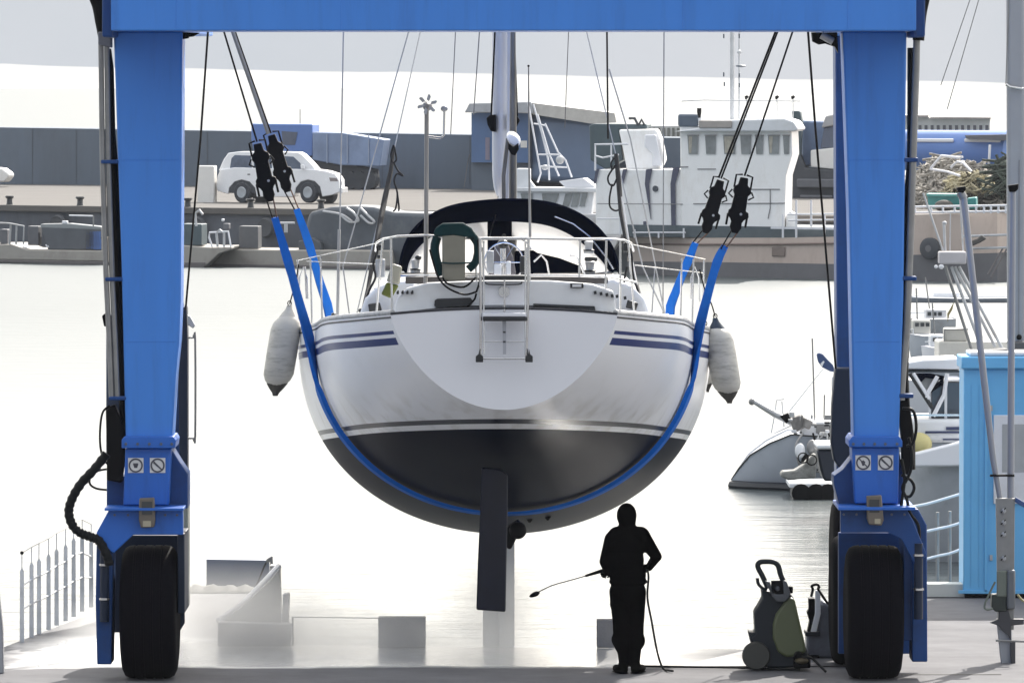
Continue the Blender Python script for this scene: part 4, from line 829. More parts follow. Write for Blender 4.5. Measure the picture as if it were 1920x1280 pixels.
# face towards the boat: brow, nose, chin
m_.ell(pp3(1175, 970, 0.105), (0.018, 0.03, 0.028)); m_.ell(pp3(1175, 984, 0.085), (0.04, 0.03, 0.025)); m_.ell(pp3(1175, 958, 0.09), (0.055, 0.03, 0.02))
m_.build('body', cloth, man, remesh=0.011)
for s in (-1, 1):
    b_ = MB(); x0 = 1170 if s < 0 else 1190
    c0 = pp3(x0, 1243, 0.01); fwd = Vector((0.35 * s, 1.0, 0)).normalized() if s > 0 else Vector((-0.3, 1.0, 0)).normalized()
    gx = Vector((c0.x, c0.y, 0))
    cap(b_, Vector((c0.x, c0.y, c0.z + 0.02)), Vector((c0.x + 0.01 * s, c0.y - 0.01, 0.07)), 0.052, 0.055)
    heel = Vector((c0.x, YP - 0.03, 0.045)); toe = heel + Vector((0.085 * s * 0.9, 0.17, 0))
    cap(b_, heel, toe, 0.044, 0.040, 0.9); b_.ell(toe.lerp(heel, .4), (0.06, 0.07, 0.045)); b_.ell(heel + Vector((0.05 * s, 0.02, -0.005)), (0.055, 0.05, 0.036))
    b_.build('boot', boot, man, remesh=0.009)
    so = MB(); so.tube([Vector((heel.x, heel.y - 0.03, 0.012)), Vector((toe.x, toe.y + 0.02, 0.012))], [0.05, 0.045], 14)
    so.v = [Vector((v.x, v.y, 0.012 + (v.z - 0.012) * 0.22)) for v in so.v]; so.build('sole', rubber, man)
def hand(wrist, palmdir, curl, side, up):
    """palm + four curled fingers + thumb in glove leather; palmdir along the hand, curl = direction the fingers close to"""
    b_ = MB(); pd = palmdir.normalized(); cu = curl.normalized(); sd_ = pd.cross(cu).normalized()
    pc = wrist + pd * 0.045; cap(b_, wrist, wrist + pd * 0.07, 0.030, 0.034)
    for k, ln in enumerate((0.072, 0.080, 0.075, 0.060)):
        o_ = wrist + pd * (0.083 - abs(k - 1.2) * 0.004) + sd_ * ((k - 1.5) * 0.020)
        a1 = o_ + (pd * 0.55 + cu * 0.45).normalized() * ln * 0.45; a2 = a1 + (pd * 0.05 + cu).normalized() * ln * 0.33; a3 = a2 + (-pd * 0.8 + cu * 0.5).normalized() * ln * 0.26
        cap(b_, o_ - pd * 0.02, a1, .0105, .0100, 1, 10); cap(b_, a1, a2, .0100, .0092, 1, 10); cap(b_, a2, a3, .0092, .0080, 1, 10)
    o_ = wrist + pd * 0.035 - sd_ * 0.028; a1 = o_ + (pd * .5 - sd_ * .55 + cu * .5).normalized() * 0.034; a2 = a1 + (pd * .4 + cu * .8 + sd_ * .2).normalized() * 0.032
    cap(b_, o_, a1, .0125, .0115, 1, 10); cap(b_, a1, a2, .0115, .0095, 1, 10)
    return b_.build('hand', glove, man, remesh=0.0045)
NOZ, G1, G2 = pp3(1001, 1114, 0.62), pp3(1127, 1070, 0.27), pp3(1212, 1063, 0.16)
ldir = (NOZ - G2).normalized()
hand(pp3(1142, 1072, 0.20), Vector((-0.25, 0.55, -0.05)), Vector((-0.35, 0.1, -0.6)), -1, 0)
hand(pp3(1217, 1062, 0.13), Vector((-0.5, 0.5, -0.1)), Vector((-0.5, -0.1, -0.7)), 1, 0)
lance = thing('spray_lance', 'long thin high pressure lance with an oval nozzle guard, held by the person', 'spray lance', tuple(G2))
MB().tube([G2, pp3(1160, 1064, 0.20), G1, pp3(1098, 1079, 0.34)], [0.018, 0.016, 0.020, 0.013], 10).build('grip', black, lance)
MB().tube(spline([pp3(1098, 1079, 0.34), pp3(1070, 1087, 0.42), pp3(1035, 1097, 0.52), pp3(1010, 1109, 0.6)], 5), 0.0055, 8).build('tube', mat('dull_tube', (0.08, 0.08, 0.08), 0.4, metal=0.5), lance)
a, b2 = pp3(1011, 1110, 0.60), pp3(990, 1119, 0.66)
MB().lathe(a, b2 - a, [(0, 0.012), (0.03, 0.025), (0.06, 0.026), (0.1, 0.018), (0.12, 0.006)], 14).build('nozzle_guard', black, lance)
hs = thing('water_hose', 'thin dark hose trailing from the person down to the ground', 'hose', tuple(G(1247, 1256, 0)))
gz = 0.02
def g3(x, y, z=gz): return G(x, y, z)
MB().tube(spline([G2, pp3(1216, 1080, 0.05), pp3(1214, 1120, 0.0), pp3(1222, 1165, 0.0), pp3(1229, 1205, 0.0), pp3(1236, 1235, 0.0), g3(1244, 1253), g3(1254, 1256), g3(1262, 1257)], 6), 0.011, 8).build('hose', hosem, hs)
MB().tube(spline([g3(1198, 1248), g3(1260, 1249), g3(1330, 1250), g3(1402, 1251), g3(1440, 1253), g3(1500, 1254)], 5), 0.012, 8).build('hose', hosem, hs)
# ================================================================== PRESSURE WASHER
YW = 71.1
ws = thing('pressure_washer', 'tall grey and olive wheeled pressure washer with a loop handle', 'pressure washer', (X(1455, YW), YW, 0))
wb = mat('washer_dark', (0.012, 0.016, 0.022), 0.5, spec=0.3); wo = mat('washer_olive', (0.10, 0.115, 0.055), 0.45, var=0.08); wg = mat('washer_grey', (0.07, 0.075, 0.085), 0.4)
MB().pp([(1428, 1104), (1446, 1110), (1478, 1110), (1490, 1122), (1497, 1180), (1512, 1215), (1517, 1232), (1512, 1251), (1438, 1252), (1424, 1226), (1404, 1195), (1416, 1186), (1414, 1148), (1421, 1138), (1430, 1122)], YW - 0.05, 0.42).build('body', wb, ws, bevel=0.025, seg=3)
MB().pp([(1478, 1118), (1490, 1122), (1500, 1166), (1510, 1208), (1512, 1222), (1492, 1230), (1474, 1232), (1458, 1222), (1449, 1195), (1449, 1170), (1455, 1150), (1466, 1135)], YW - 0.10, 0.10).build('side_cover', wo, ws, bevel=0.03, seg=4)
MB().pp([(1434, 1088), (1444, 1090), (1449, 1112), (1456, 1114), (1470, 1114), (1468, 1088), (1474, 1088), (1482, 1110), (1480, 1120), (1472, 1128), (1456, 1128), (1448, 1118)], YW - 0.14, 0.14).build('control_panel', wg, ws, bevel=0.012)
MB().pb(1446, 1088, 1471, 1114, YW - 0.09, 0.05).build('control_recess', black, ws); MB().lathe(P(1458, 1103, YW - 0.12), (0, 1, 0), [(0, 0.018), (0.03, 0.026)], 16).build('switch', wg, ws)
hp = spline(pt([(1440, 1102), (1430, 1080), (1421, 1062), (1424, 1054), (1434, 1052), (1450, 1053), (1459, 1060), (1464, 1078), (1472, 1096), (1478, 1112)], YW - 0.05), 5)
MB().tube(hp, 0.027, 12).build('handle', wb, ws)
MB().tube(spline(pt([(1420, 1083), (1422, 1094), (1430, 1102), (1438, 1106)], YW - 0.05), 4), 0.017, 8).build('lance_hook', wb, ws)
MB().pb(1479, 1099, 1487, 1112, YW - 0.08, 0.1).build('hose_hook', black, ws, bevel=0.01)
for yy in (YW - 0.12, YW + 0.42):
    q = MB().lathe(P(1418, 1229, yy), (0, 1, 0), [(0, 0.08), (0.0, 0.13), (0.02, 0.142), (0.07, 0.142), (0.09, 0.12), (0.09, 0.05)], 32, 1.0).build('wheel', mat('washer_wheel', (0.045, 0.045, 0.038), 0.55), ws)
    q.location.z += 0.142 - (q.location.z + WL[ws.name].z + P(1418, 1229, yy).z) if False else 0
MB().pp([(1403, 1184), (1424, 1186), (1430, 1200), (1408, 1206)], YW, 0.35).build('mudguard', wb, ws, bevel=0.012)
MB().lathe(P(1497, 1229, YW - 0.16), (0, 1, 0), [(0, 0.03), (0.02, 0.045), (0.1, 0.045)], 16).build('water_inlet', black, ws)
MB().pb(1488, 1233, 1520, 1252, YW - 0.14, 0.2).build('base', black, ws, bevel=0.015); MB().ell(P(1503, 1238, YW - 0.14), (0.07, 0.05, 0.035)).build('coupling', mat('brass_dark', (0.10, 0.08, 0.045), 0.4, metal=0.5), ws)
MB().tube(spline([P(1503, 1232, YW - 0.15), P(1520, 1232, YW - 0.2), P(1535, 1245, YW - 0.25), g3(1548, 1258)], 5), 0.014, 8).build('inlet_hose', hosem, ws)
# second machine half hidden by the right wheel
YW2 = 72.6
w2 = thing('wash_trolley', 'blue grey spray trolley with a pale panel, half hidden behind the right tyre', 'trolley', (X(1545, YW2), YW2, 0))
MB().pp([(1540, 1124), (1556, 1134), (1575, 1140), (1590, 1235), (1512, 1232), (1512, 1190), (1532, 1184)], YW2, 0.4).build('tank', mat('trolley_tank', (0.10, 0.11, 0.14), 0.4, var=0.4, scale=6), w2, bevel=0.03)
MB().pp([(1529, 1106), (1538, 1108), (1539, 1150), (1531, 1184), (1520, 1184), (1528, 1150)], YW2 - 0.06, 0.07).build('panel', whitep, w2, bevel=0.008)
MB().pp([(1516, 1122), (1528, 1121), (1528, 1150), (1522, 1184), (1514, 1184), (1518, 1164), (1513, 1148), (1517, 1142)], YW2 - 0.03, 0.2).build('frame', black, w2, bevel=0.01)
MB().tube(spline(pt([(1521, 1118), (1524, 1104), (1522, 1098), (1532, 1095), (1536, 1100), (1534, 1104), (1542, 1116), (1552, 1130), (1568, 1140)], YW2 - 0.05), 4), 0.014, 8).build('handle', black, w2)
MB().pb(1510, 1184, 1538, 1192, YW2 - 0.05, 0.4).build('tray', wb, w2, bevel=0.01)
for x in (1524, 1572): MB().lathe(P(x, 1234, YW2 + 0.0), (0, 1, 0), [(0, 0.07), (0.06, 0.07)], 20).build('wheel', rubber, w2)
# ================================================================== APRON EDGE BLOCKS, LEFT PIER
cb = mat('weathered_block', (0.20, 0.20, 0.21), 0.8, var=0.2, scale=2, dirt=(0.12, 0.12, 0.12), damt=0.5, bump=0.3)
Yb = G(750, 1211, 0).y - 0.25
tag(MB().pb(709, 1157, 798, 1214, Yb, 0.22).build('concrete_block', cb, bevel=0.01), 'low grey concrete block on the dock edge left of the keel', 'concrete block', 'blocks on the dock edge')
tag(MB().pb(1119, 1162, 1160, 1214, Yb, 0.22).build('concrete_block', cb, bevel=0.01), 'low grey concrete block on the dock edge behind the person\'s legs', 'concrete block', 'blocks on the dock edge')
gr = thing('guard_rail', 'thin low rail from the pier wall to the concrete block', 'rail', tuple(G(630, 1208, 0)))
MB().tube([P(548, 1156, Yb + 0.1), P(709, 1158, Yb + 0.1)], 0.006, 6).build('bar', greyp, gr); MB().tube([P(549, 1156, Yb + 0.1), P(549, 1210, Yb + 0.1)], 0.010, 6).build('post', greyp, gr)
pw = thing('pier_wall', 'pale concrete wing wall with a sloping top beside the left pier', 'wall', tuple(G(478, 1208, 0)))
Yw = G(478, 1209, 0).y - 0.3
MB().pp([(408, 1166), (547, 1170), (545, 1211), (408, 1211)], Yw, 0.25).build('front_wall', concl, pw, bevel=0.01)
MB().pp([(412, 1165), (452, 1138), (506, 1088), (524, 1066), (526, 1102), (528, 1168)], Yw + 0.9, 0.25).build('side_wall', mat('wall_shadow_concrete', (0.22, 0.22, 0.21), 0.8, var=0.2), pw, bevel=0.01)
MB().tube([P(410, 1163, Yw + 0.7), P(454, 1133, Yw + 1.2), P(500, 1086, Yw + 1.8), P(522, 1062, Yw + 2.2)], 0.035, 8).build('sloping_kerb', whitep, pw)
MB().pp([(530, 1114), (540, 1112), (543, 1114), (541, 1166), (529, 1166)], Yw + 0.4, 0.2).build('post', conc, pw, bevel=0.008)
MB().pb(506, 1060, 526, 1100, Yw + 5.0, 0.3).build('end_block', concl, pw, bevel=0.01)
Yq = 82.6
tag(MB().pp([(387, 1048), (505, 1050), (506, 1106), (387, 1106)], Yq, 0.12).build('panel_board', mat('blue_grey_board', (0.17, 0.19, 0.24), 0.6, var=0.06), bevel=0.006), 'flat blue grey board standing at the end of the left pier', 'board')
bl = thing('pier_lamp', 'small hooked dark lamp at the corner of the blue grey board', 'lamp', tuple(P(478, 1106, Yq - 0.1)))
MB().tube(spline(pt([(478, 1104), (488, 1080), (497, 1058), (503, 1050)], Yq - 0.1), 4), 0.010, 7).build('stem', black, bl); MB().pp([(499, 1048), (511, 1041), (512, 1062), (507, 1060), (506, 1052), (499, 1056)], Yq - 0.15, 0.1).build('head', greyp, bl, bevel=0.01)
tarp = MB(); random.seed(3)
rows_ = [[P(352 + 5.4 * i, 1104 - (0 if j in (0, 4) else (3 + 5 * math.sin(i * .55) ** 2 + random.random() * 3) * math.sin(j / 4 * math.pi)), 81.9 + 0.15 * j) for i in range(24)] for j in range(5)]
for r in rows_[0] + rows_[-1]: r.z = 0.01
tag(tarp.grid(rows_).build('tarpaulin', mat('crumpled_tarp', (0.12, 0.12, 0.11), 0.8)), 'crumpled grey tarpaulin lying in front of the blue grey board', 'tarpaulin')
# white railing panel lines on the left pier
rl = thing('pier_railing', 'white barred railing along the outer edge of the left pier', 'railing', tuple(G(40, 1200, 0)))
posts = [(41, 1196, 1063), (59, 1186, 1052), (73, 1180, 1045), (91, 1172, 1036), (106, 1164, 1026), (123, 1156, 1018), (138, 1148, 1006), (154, 1138, 1001), (171, 1130, 1009)]
prev = None; rm = mat('railing_grey', (0.60, 0.61, 0.62), 0.5, var=0.2, scale=5)
for i, (x, yb, yt) in enumerate(posts):
    g0 = G(x, yb + 8, 0); Y = g0.y; w2_ = 4.2
    MB().pp([(x - w2_, yb + 8), (x + w2_, yb + 8), (x + w2_ - 0.5, yt + 8), (x, yt), (x - w2_ + 0.5, yt + 8)], Y, 0.03).build('bar', rm, rl)
    MB().tube([P(x, yt + 2, Y), P(x, yt - 27, Y)], 0.006, 6).build('pin', rm, rl)
    cur = (P(x, yt + 34, Y), P(x, yt + 34 + (yb - yt - 34) * 0.45, Y), P(x, yt - 27, Y))
    if prev:
        for k in (0, 1): MB().tube([prev[k], cur[k]], 0.011, 6).build('cross_bar', whitep, rl)
        MB().tube([prev[2], cur[2]], 0.005, 6).build('top_wire', greyp, rl)
    else: MB().ell(cur[2], (0.02, 0.02, 0.02)).build('wire_end', black, rl)
    prev = cur
lp = thing('dock_post', 'pale post cut off by the left edge of the view', 'post', tuple(G(-2, 1262, 0)))
MB().pp([(-40, 1262), (7, 1262), (5, 1180), (-2, 1110), (-10, 1060), (-40, 1060)], G(-2, 1262, 0).y, 0.15).build('post', mat('post_pale', (0.33, 0.34, 0.36), 0.6), lp, bevel=0.01)
# ================================================================== RIGHT PIER: KIOSK, SERVICE POST, POLES
ky = G(1797, 1121, 0).y
kiosk = thing('kiosk', 'bright sky blue kiosk with a white framed door at the right edge', 'kiosk', (X(1797, ky) + 1.3, ky, 0))
kb_ = mat('sky_blue_panel', (0.13, 0.42, 0.72), 0.45, var=0.05, scale=1.5, dirt=(0.08, 0.25, 0.45), dscale=1, damt=.3)
a, b2 = P(1806, 1120, ky), P(1806, 692, ky)
MB().box(a.x, a.x + 3.0, ky, ky + 0.8, 0.05, b2.z).build('wall', kb_, kiosk, bevel=0.012)
a1 = P(1803, 694, ky - 0.06); MB().box(a1.x, a1.x + 3.1, ky - 0.06, ky + 0.86, b2.z + 0.002, Z(668, ky)).build('roof_fascia', kb_, kiosk, bevel=0.02)
zz = Z(668, ky); MB().box(a1.x + 0.1, a1.x + 3.0, ky, ky + 0.8, zz + 0.001, zz + 0.05).build('roof', whitep, kiosk, bevel=0.02)
MB().box(a.x + 0.02, a.x + 2.98, ky + 0.03, ky + 0.75, 0.0, 0.048).build('plinth', black, kiosk)
MB().pb(1846, 700, 1852, 1108, ky - 0.02, 0.03).build('corner_trim', kb_, kiosk)
MB().pb(1797, 1106, 1925, 1112, ky - 0.02, 0.03).build('base_trim', kb_, kiosk)
for x in (1820, 1835): MB().pb(x, 722, x + .8, 1100, ky - 0.004, 0.01).build('panel_seam', mat('seam_blue', (0.07, 0.25, 0.5), .5), kiosk)
for y in (760, 1040): MB().pb(1856, y, 1861, y + 10, ky - .02, .03).build('hinge', galv, kiosk)
dr = MB().pb(1863, 778, 1990, 944, ky - 0.03, 0.04).build('window_frame', whitep, kiosk, bevel=0.006)
MB().pb(1879, 795, 1980, 885, ky - 0.034, 0.01).build('window_panel', mat('frosted_panel', (0.36, 0.38, 0.39), 0.3), dr); 
# boat cushion / gear on kiosk roof
tag(MB().pp([(1846, 668), (1856, 658), (1890, 654), (1896, 668)], ky + 0.4, 0.5).build('roof_cover', mat('dark_cover', (0.08, 0.08, 0.085), 0.7), bevel=0.02), 'low dark folded cover lying on the kiosk roof', 'cover')
# service post with bolts and two poles
ys_ = 72.0
sp = thing('service_post', 'tall pale steel service post with a row of bolts and dark brackets, before the kiosk', 'post', (X(1888, ys_), ys_, 0))
pm = mat('post_steel', (0.24, 0.24, 0.23), 0.5, var=0.12, dirt=(0.14, 0.12, 0.10), damt=.4, metal=0.2)
MB().pp([(1868, 934), (1903, 934), (1901, 1180), (1872, 1180)], ys_, 0.12).build('upper_plate', pm, sp, bevel=0.006)
MB().pp([(1869, 1160), (1896, 1160), (1900, 1272), (1882, 1272), (1876, 1230)], ys_ + 0.01, 0.12).build('lower_plate', mat('post_pale', (0.33, 0.34, 0.36), 0.6), sp, bevel=0.006)
for y in (957, 979, 1001, 1046):
    c = P(1882, y, ys_ - 0.002); q = MB().lathe(c, (0, -1, 0), [(0, 0.027), (0.012, 0.027), (0.014, 0.016), (0.04, 0.014)], 6).build('bolt', galv, sp); MB().tube([c + Vector((-.03, -.01, -.02)), c + Vector((.02, -.02, .03))], 0.006, 6).build('split_pin', black, q)
MB().pb(1869, 1070, 1888, 1118, ys_ - 0.05, 0.05).build('junction_box', mat('dull_green', (0.14, 0.16, 0.13), 0.5), sp, bevel=0.008)
MB().pb(1888, 1068, 1904, 1142, ys_ - 0.07, 0.1).build('tube_housing', mat('mid_grey', (0.12, 0.13, 0.14), 0.4), sp, bevel=0.02)
MB().pp([(1860, 1114), (1888, 1114), (1888, 1146), (1866, 1146), (1859, 1138)], ys_ - 0.04, 0.2).build('valve', mat('dark_green_valve', (0.02, 0.028, 0.022), 0.5), sp, bevel=0.01)
MB().pp([(1874, 1144), (1890, 1140), (1896, 1160), (1920, 1160), (1920, 1170), (1896, 1172), (1896, 1200), (1890, 1190), (1880, 1182), (1872, 1172), (1856, 1167), (1872, 1160)], ys_ - 0.03, 0.1).build('bracket', mat('dark_bracket', (0.045, 0.045, 0.05), 0.5), sp, bevel=0.006)
MB().pp([(1895, 1204), (1904, 1202), (1904, 1262), (1920, 1264), (1920, 1270), (1895, 1268)], ys_ - 0.03, 0.1).build('foot_angle', mat('dark_bracket', (0.045,) * 3), sp, bevel=0.004)
MB().tube(spline(pt([(1866, 1090), (1856, 1110), (1846, 1134), (1850, 1142), (1862, 1140)], ys_ - 0.05), 4), 0.011, 7).build('cable', mat('dull_green', (0.1, 0.1, 0.1)), sp)
MB().tube(spline(pt([(1908, 1114), (1916, 1124), (1924, 1130), (1930, 1150)], ys_ - 0.05), 4), 0.012, 7).build('cable', mat('dull_yellow', (0.3, 0.27, 0.14)), sp)
MB().tube([P(1867, 1200, ys_ - .02), P(1925, 1202, ys_ - .02)], 0.012, 6).build('crossbar', pm, sp)
tag(MB().pp([(1905, 932), (1912, 936), (1925, 944), (1925, 954), (1903, 941)], ys_ - 0.02, 0.1).build('blue_strap', mat('strap_blue', (0.03, 0.07, 0.2), 0.6), bevel=0.006), 'short dark blue strap tied to the top of the service post', 'strap')
polem = mat('pole_grey', (0.27, 0.28, 0.31), 0.4, var=0.06, metal=0.2)
p1 = thing('leaning_pole', 'slim grey pole with a black cap, leaning left over the kiosk', 'pole', tuple(P(1875, 934, 72.1)))
MB().tube([P(1875, 936, 72.1), P(1862, 860, 72.1), P(1846, 720, 72.1), P(1806, 366, 72.1)], [0.026, 0.032, 0.036, 0.036], 14).build('shaft', polem, p1)
MB().pp([(1793, 352), (1811, 349), (1811, 356), (1806, 362), (1797, 360)], 72.05, 0.1).build('cap', black, p1, bevel=0.006); MB().tube([P(1800, 360, 72.1), P(1807, 372, 72.1)], 0.045, 14).build('collar', greyp, p1)
p2 = thing('upright_pole', 'slim grey upright pole with a black cap, in front of the kiosk window', 'pole', tuple(P(1895, 934, 72.1)))
MB().tube([P(1895, 936, 72.1), P(1896, 700, 72.1), P(1899, 356, 72.1)], [0.036, 0.036, 0.030], 14).build('shaft', polem, p2)
MB().pp([(1890, 348), (1910, 345), (1909, 355), (1904, 360), (1893, 360)], 72.05, 0.1).build('cap', black, p2, bevel=0.006)
MB().tube([P(1856, 891, 72.05), P(1902, 891, 72.05)], 0.012, 8).build('tie', black, p2)
# deck kerb under kiosk
tag(MB().box(X(1625, 82.0), X(2300, 82.0), 81.2, 81.55, 0.004, 0.16).build('kerb', mat('pale_kerb', (0.5, 0.52, 0.5), 0.7, var=0.1), bevel=0.01), 'pale rounded kerb on the right pier running to the kiosk foot', 'kerb')
# gangway railing between the right leg and the kiosk
gw = thing('gangway', 'white gangway with sagging rope rails behind the right column', 'gangway', tuple(G(1760, 1112, 0)))
for x, yt, yb in ((1758, 960, 1110), (1781, 958, 1104)): MB().tube([P(x, yb, 84), P(x, yt, 84)], 0.022, 10).build('post', mat('gangway_post', (0.25, 0.25, 0.25), 0.5, metal=.3), gw)
for pts in ([(1735, 996), (1758, 991), (1781, 986), (1800, 980)], [(1735, 1048), (1758, 1042), (1781, 1037), (1800, 1030)], [(1700, 951), (1735, 945), (1770, 935), (1800, 926)]):
    MB().tube(spline(pt(pts, 83.9), 4), 0.017, 8).build('rope_rail', whitep, gw)
# ================================================================== MOORED BOATS ON THE RIGHT
def boat_hull(parent, px, Y, thick, m, bv=0.03, nm='hull', lab=None): return MB().pp(px, Y, thick).build(nm, m, parent, bevel=bv, seg=3, label=lab)
def loft_hull(parent, stations, m, nm='hull', deckm_=None):
    """stations = [(x, ycentre, halfbreadth, zsheer, zkeel)] world metres, running from bow to stern along x"""
    rows_ = []
    for x, yc, hb, zs, zk in stations:
        r = []
        for k in range(-8, 9):
            q = abs(k) / 8; r.append(Vector((x, yc + (1 if k > 0 else -1) * hb * (q ** 0.55), zk + (zs - zk) * q ** 1.6)))
        rows_.append(r)
    b_ = MB().grid(rows_); b_.f.append(tuple(range((len(rows_) - 1) * 17, len(rows_) * 17))); o = b_.build(nm, m, parent, angle=60)
    if deckm_: MB().grid([[r[0].lerp(r[-1], k / 6) + Vector((0, 0, -0.03)) for k in range(7)] for r in rows_]).build('deck', deckm_, parent)
    return o
YA = 121.0; SA = F / YA
def wx(px, Y=YA): return X(px, Y)
hA = mat('white_boat_hull', (0.42, 0.45, 0.50), 0.3, var=0.05, coat=0.3)
mb_ = thing('motor_boat', 'white sharp bowed motor boat moored facing left behind the right column', 'boat', (wx(1520), YA, WATER))
loft_hull(mb_, [(wx(1372), YA, 0.02, Z(900, YA), Z(906, YA)), (wx(1385), YA, 0.15, Z(878, YA), -1.05), (wx(1405), YA, 0.4, Z(852, YA), -1.15), (wx(1440), YA, 0.75, Z(828, YA), -1.25), (wx(1480), YA, 1.0, Z(810, YA), -1.3), (wx(1520), YA, 1.15, Z(812, YA), -1.3), (wx(1640), YA, 1.25, Z(820, YA), -1.3), (wx(1790), YA, 1.15, Z(824, YA), -1.3)], hA, deckm_=gelw)
MB().tube([Vector((wx(x), YA - hb, Z(y, YA))) for x, y, hb in ((1372, 899, 0), (1385, 877, .16), (1405, 851, .41), (1440, 827, .76), (1480, 809, 1.01), (1520, 811, 1.16), (1640, 819, 1.26), (1790, 823, 1.16))], 0.015, 6).build('sheer_line', slot, mb_)
MB().box(wx(1374), wx(1800), YA - 1.3, YA - 0.2, -1.1, Z(896, YA)).v
MB().tube([Vector((wx(1373), YA - 0.02, -0.96)), Vector((wx(1400), YA - 0.35, -0.96)), Vector((wx(1480), YA - 0.85, -0.96)), Vector((wx(1600), YA - 1.0, -0.96))], 0.09, 8).build('boot_stripe', mat('boot_navy', (0.01, 0.013, 0.02), 0.4), mb_)
MB().pb(1500, 790, 1600, 822, YA - 0.4, 1.2).build('cabin', whitep, mb_, bevel=0.04); MB().pb(1530, 795, 1560, 812, YA - 0.42, 0.05).build('window', mat('grey_pane', (.2, .2, .2), .2), mb_)
MB().tube([P(1412, 752, YA - .6), P(1452, 776, YA - .6), P(1500, 800, YA - .6)], [0.04, 0.055, 0.06], 10).build('boom', galv, mb_); MB().ell(P(1410, 753, YA - .6), (0.06, 0.05, 0.06)).build('boom_end', greyp, mb_)
MB().pp([(1462, 780), (1478, 774), (1484, 786), (1474, 794)], YA - .7, .15).build('boom_clamp', black, mb_, bevel=.01)
for pts in ([(1446, 812), (1452, 780), (1456, 750), (1470, 748)], [(1470, 800), (1466, 752)], [(1452, 812), (1500, 790)]): MB().tube(pt(pts, YA - .5), 0.012, 6).build('guard_rail', whitep, mb_)
MB().pp([(1480, 786), (1505, 776), (1512, 800), (1490, 812)], YA - .8, .4).pp([(1508, 782), (1525, 790), (1518, 806), (1505, 800)], YA - .9, .3).build('deck_gear', mat('grey_gear', (0.22, 0.21, 0.2), .6, var=.5, scale=6), mb_, bevel=.03)
for a_, b3 in (((1523, 634), (1528, 800)), ((1546, 740), (1545, 800))): MB().tube([P(*a_, YA), P(*b3, YA)], 0.014, 7).build('antenna', greyp, mb_)
MB().tube([P(1543, 692, YA), P(1480, 770, YA)], 0.008, 6).build('stay', whitep, mb_); MB().tube([P(1530, 708, YA), P(1474, 780, YA)], 0.006, 6).build('stay', whitep, mb_)
MB().pp([(1531, 664), (1536, 661), (1543, 664), (1552, 674), (1562, 684), (1567, 698), (1556, 696), (1541, 688), (1534, 678)], YA - .3, .12).build('furled_flag', mat('flag_blue', (0.03, 0.06, 0.16), .7), mb_, bevel=.02)
MB().pp([(1538, 682), (1544, 676), (1546, 678), (1541, 688)], YA - .31, .03).build('flag_stripe', whitep, mb_)
tb = thing('inflatable_tender', 'small navy tender tied beside the motor boat', 'tender', (X(1545, 112), 112, WATER))
MB().pp([(1531, 842), (1562, 842), (1620, 842), (1620, 902), (1545, 902), (1538, 880)], 112, 1.2).build('hull', mat('tender_navy', (0.012, 0.018, 0.035), .5), tb, bevel=.04)
MB().pb(1532, 833, 1620, 842, 111.9, 1.4).build('gunwale', whitep, tb, bevel=.03)
MB().pp([(1530, 850), (1520, 856), (1506, 872), (1490, 882), (1466, 884), (1463, 893), (1478, 900), (1530, 896)], 111.6, .5).build('outboard', mat('tender_gear', (.2, .2, .19), .6, var=.6, scale=7), tb, bevel=.03)
for c_ in ((1522, 862), (1506, 858)): MB().tube([P(c_[0], c_[1], 111.5) + Vector((.08 * math.cos(t_), 0, .08 * math.sin(t_))) for t_ in [2 * math.pi * k / 12 for k in range(12)]], .012, 6, closed=True).build('rope_ring', black, tb)
fl = thing('floating_platform', 'narrow white edged pontoon on the water by the right column', 'pontoon', (X(1530, 118), 118, WATER))
MB().pb(1480, 906, 1640, 914, 117.6, 1.5).build('deck', whitep, fl, bevel=.01); MB().pb(1487, 914.5, 1640, 938, 117.7, 1.3).build('float', mat('boot_navy', (0.01, .013, .02)), fl)
for x in (1502, 1530, 1552): MB().lathe(P(x, 924, 117.6), (0, -1, 0), [(0, .10), (.02, .16), (.10, .16), (.12, .09)], 16).build('tyre_fender', black, fl)
# cabin cruiser between the column and the kiosk
YC = 103.0
cc = thing('cabin_cruiser', 'large white cabin cruiser with navy canopy, left of the kiosk', 'boat', (X(1790, YC), YC, WATER))
loft_hull(cc, [(X(1640, YC), YC, 0.1, Z(872, YC), -1.0), (X(1690, YC), YC, 0.9, Z(866, YC), -1.4), (X(1760, YC), YC, 1.4, Z(852, YC), -1.5), (X(1900, YC), YC, 1.6, Z(832, YC), -1.5), (X(2100, YC), YC, 1.6, Z(828, YC), -1.5)], mat('cruiser_hull', (0.40, 0.42, 0.45), .3, coat=.3), deckm_=gelw)
MB().pp([(1650, 850), (1720, 848), (1800, 828), (1990, 800), (1990, 872), (1650, 876)], YC - 1.62, .25).build('topside', gelw, cc, bevel=.03)
MB().pb(1690, 786, 1990, 830, YC - .8, 2.0).build('cabin', whitep, cc, bevel=.05)
MB().pb(1735, 808, 1800, 812, YC - .82, .05).pb(1768, 822, 1800, 825, YC - .82, .05).pb(1774, 800, 1800, 806, YC - .82, .05).build('stripe', mat('stripe_navy', (.02, .03, .09), .4), cc)
MB().pb(1745, 715, 1830, 784, YC - .5, .1).build('windscreen', mat('cruiser_glass', (.05, .055, .07), .15), cc, bevel=.02)
MB().pb(1742, 717, 1746, 786, YC - .55, .08).pb(1771, 715, 1776, 786, YC - .55, .08).build('window_pillar', whitep, cc)
MB().pb(1690, 694, 1830, 698, YC - .6, 1.5).build('canopy_edge', slot, cc); MB().pp([(1690, 692), (1700, 680), (1730, 675), (1800, 672), (1800, 693)], YC - .6, 1.4).build('canopy', gelw, cc, bevel=.02)
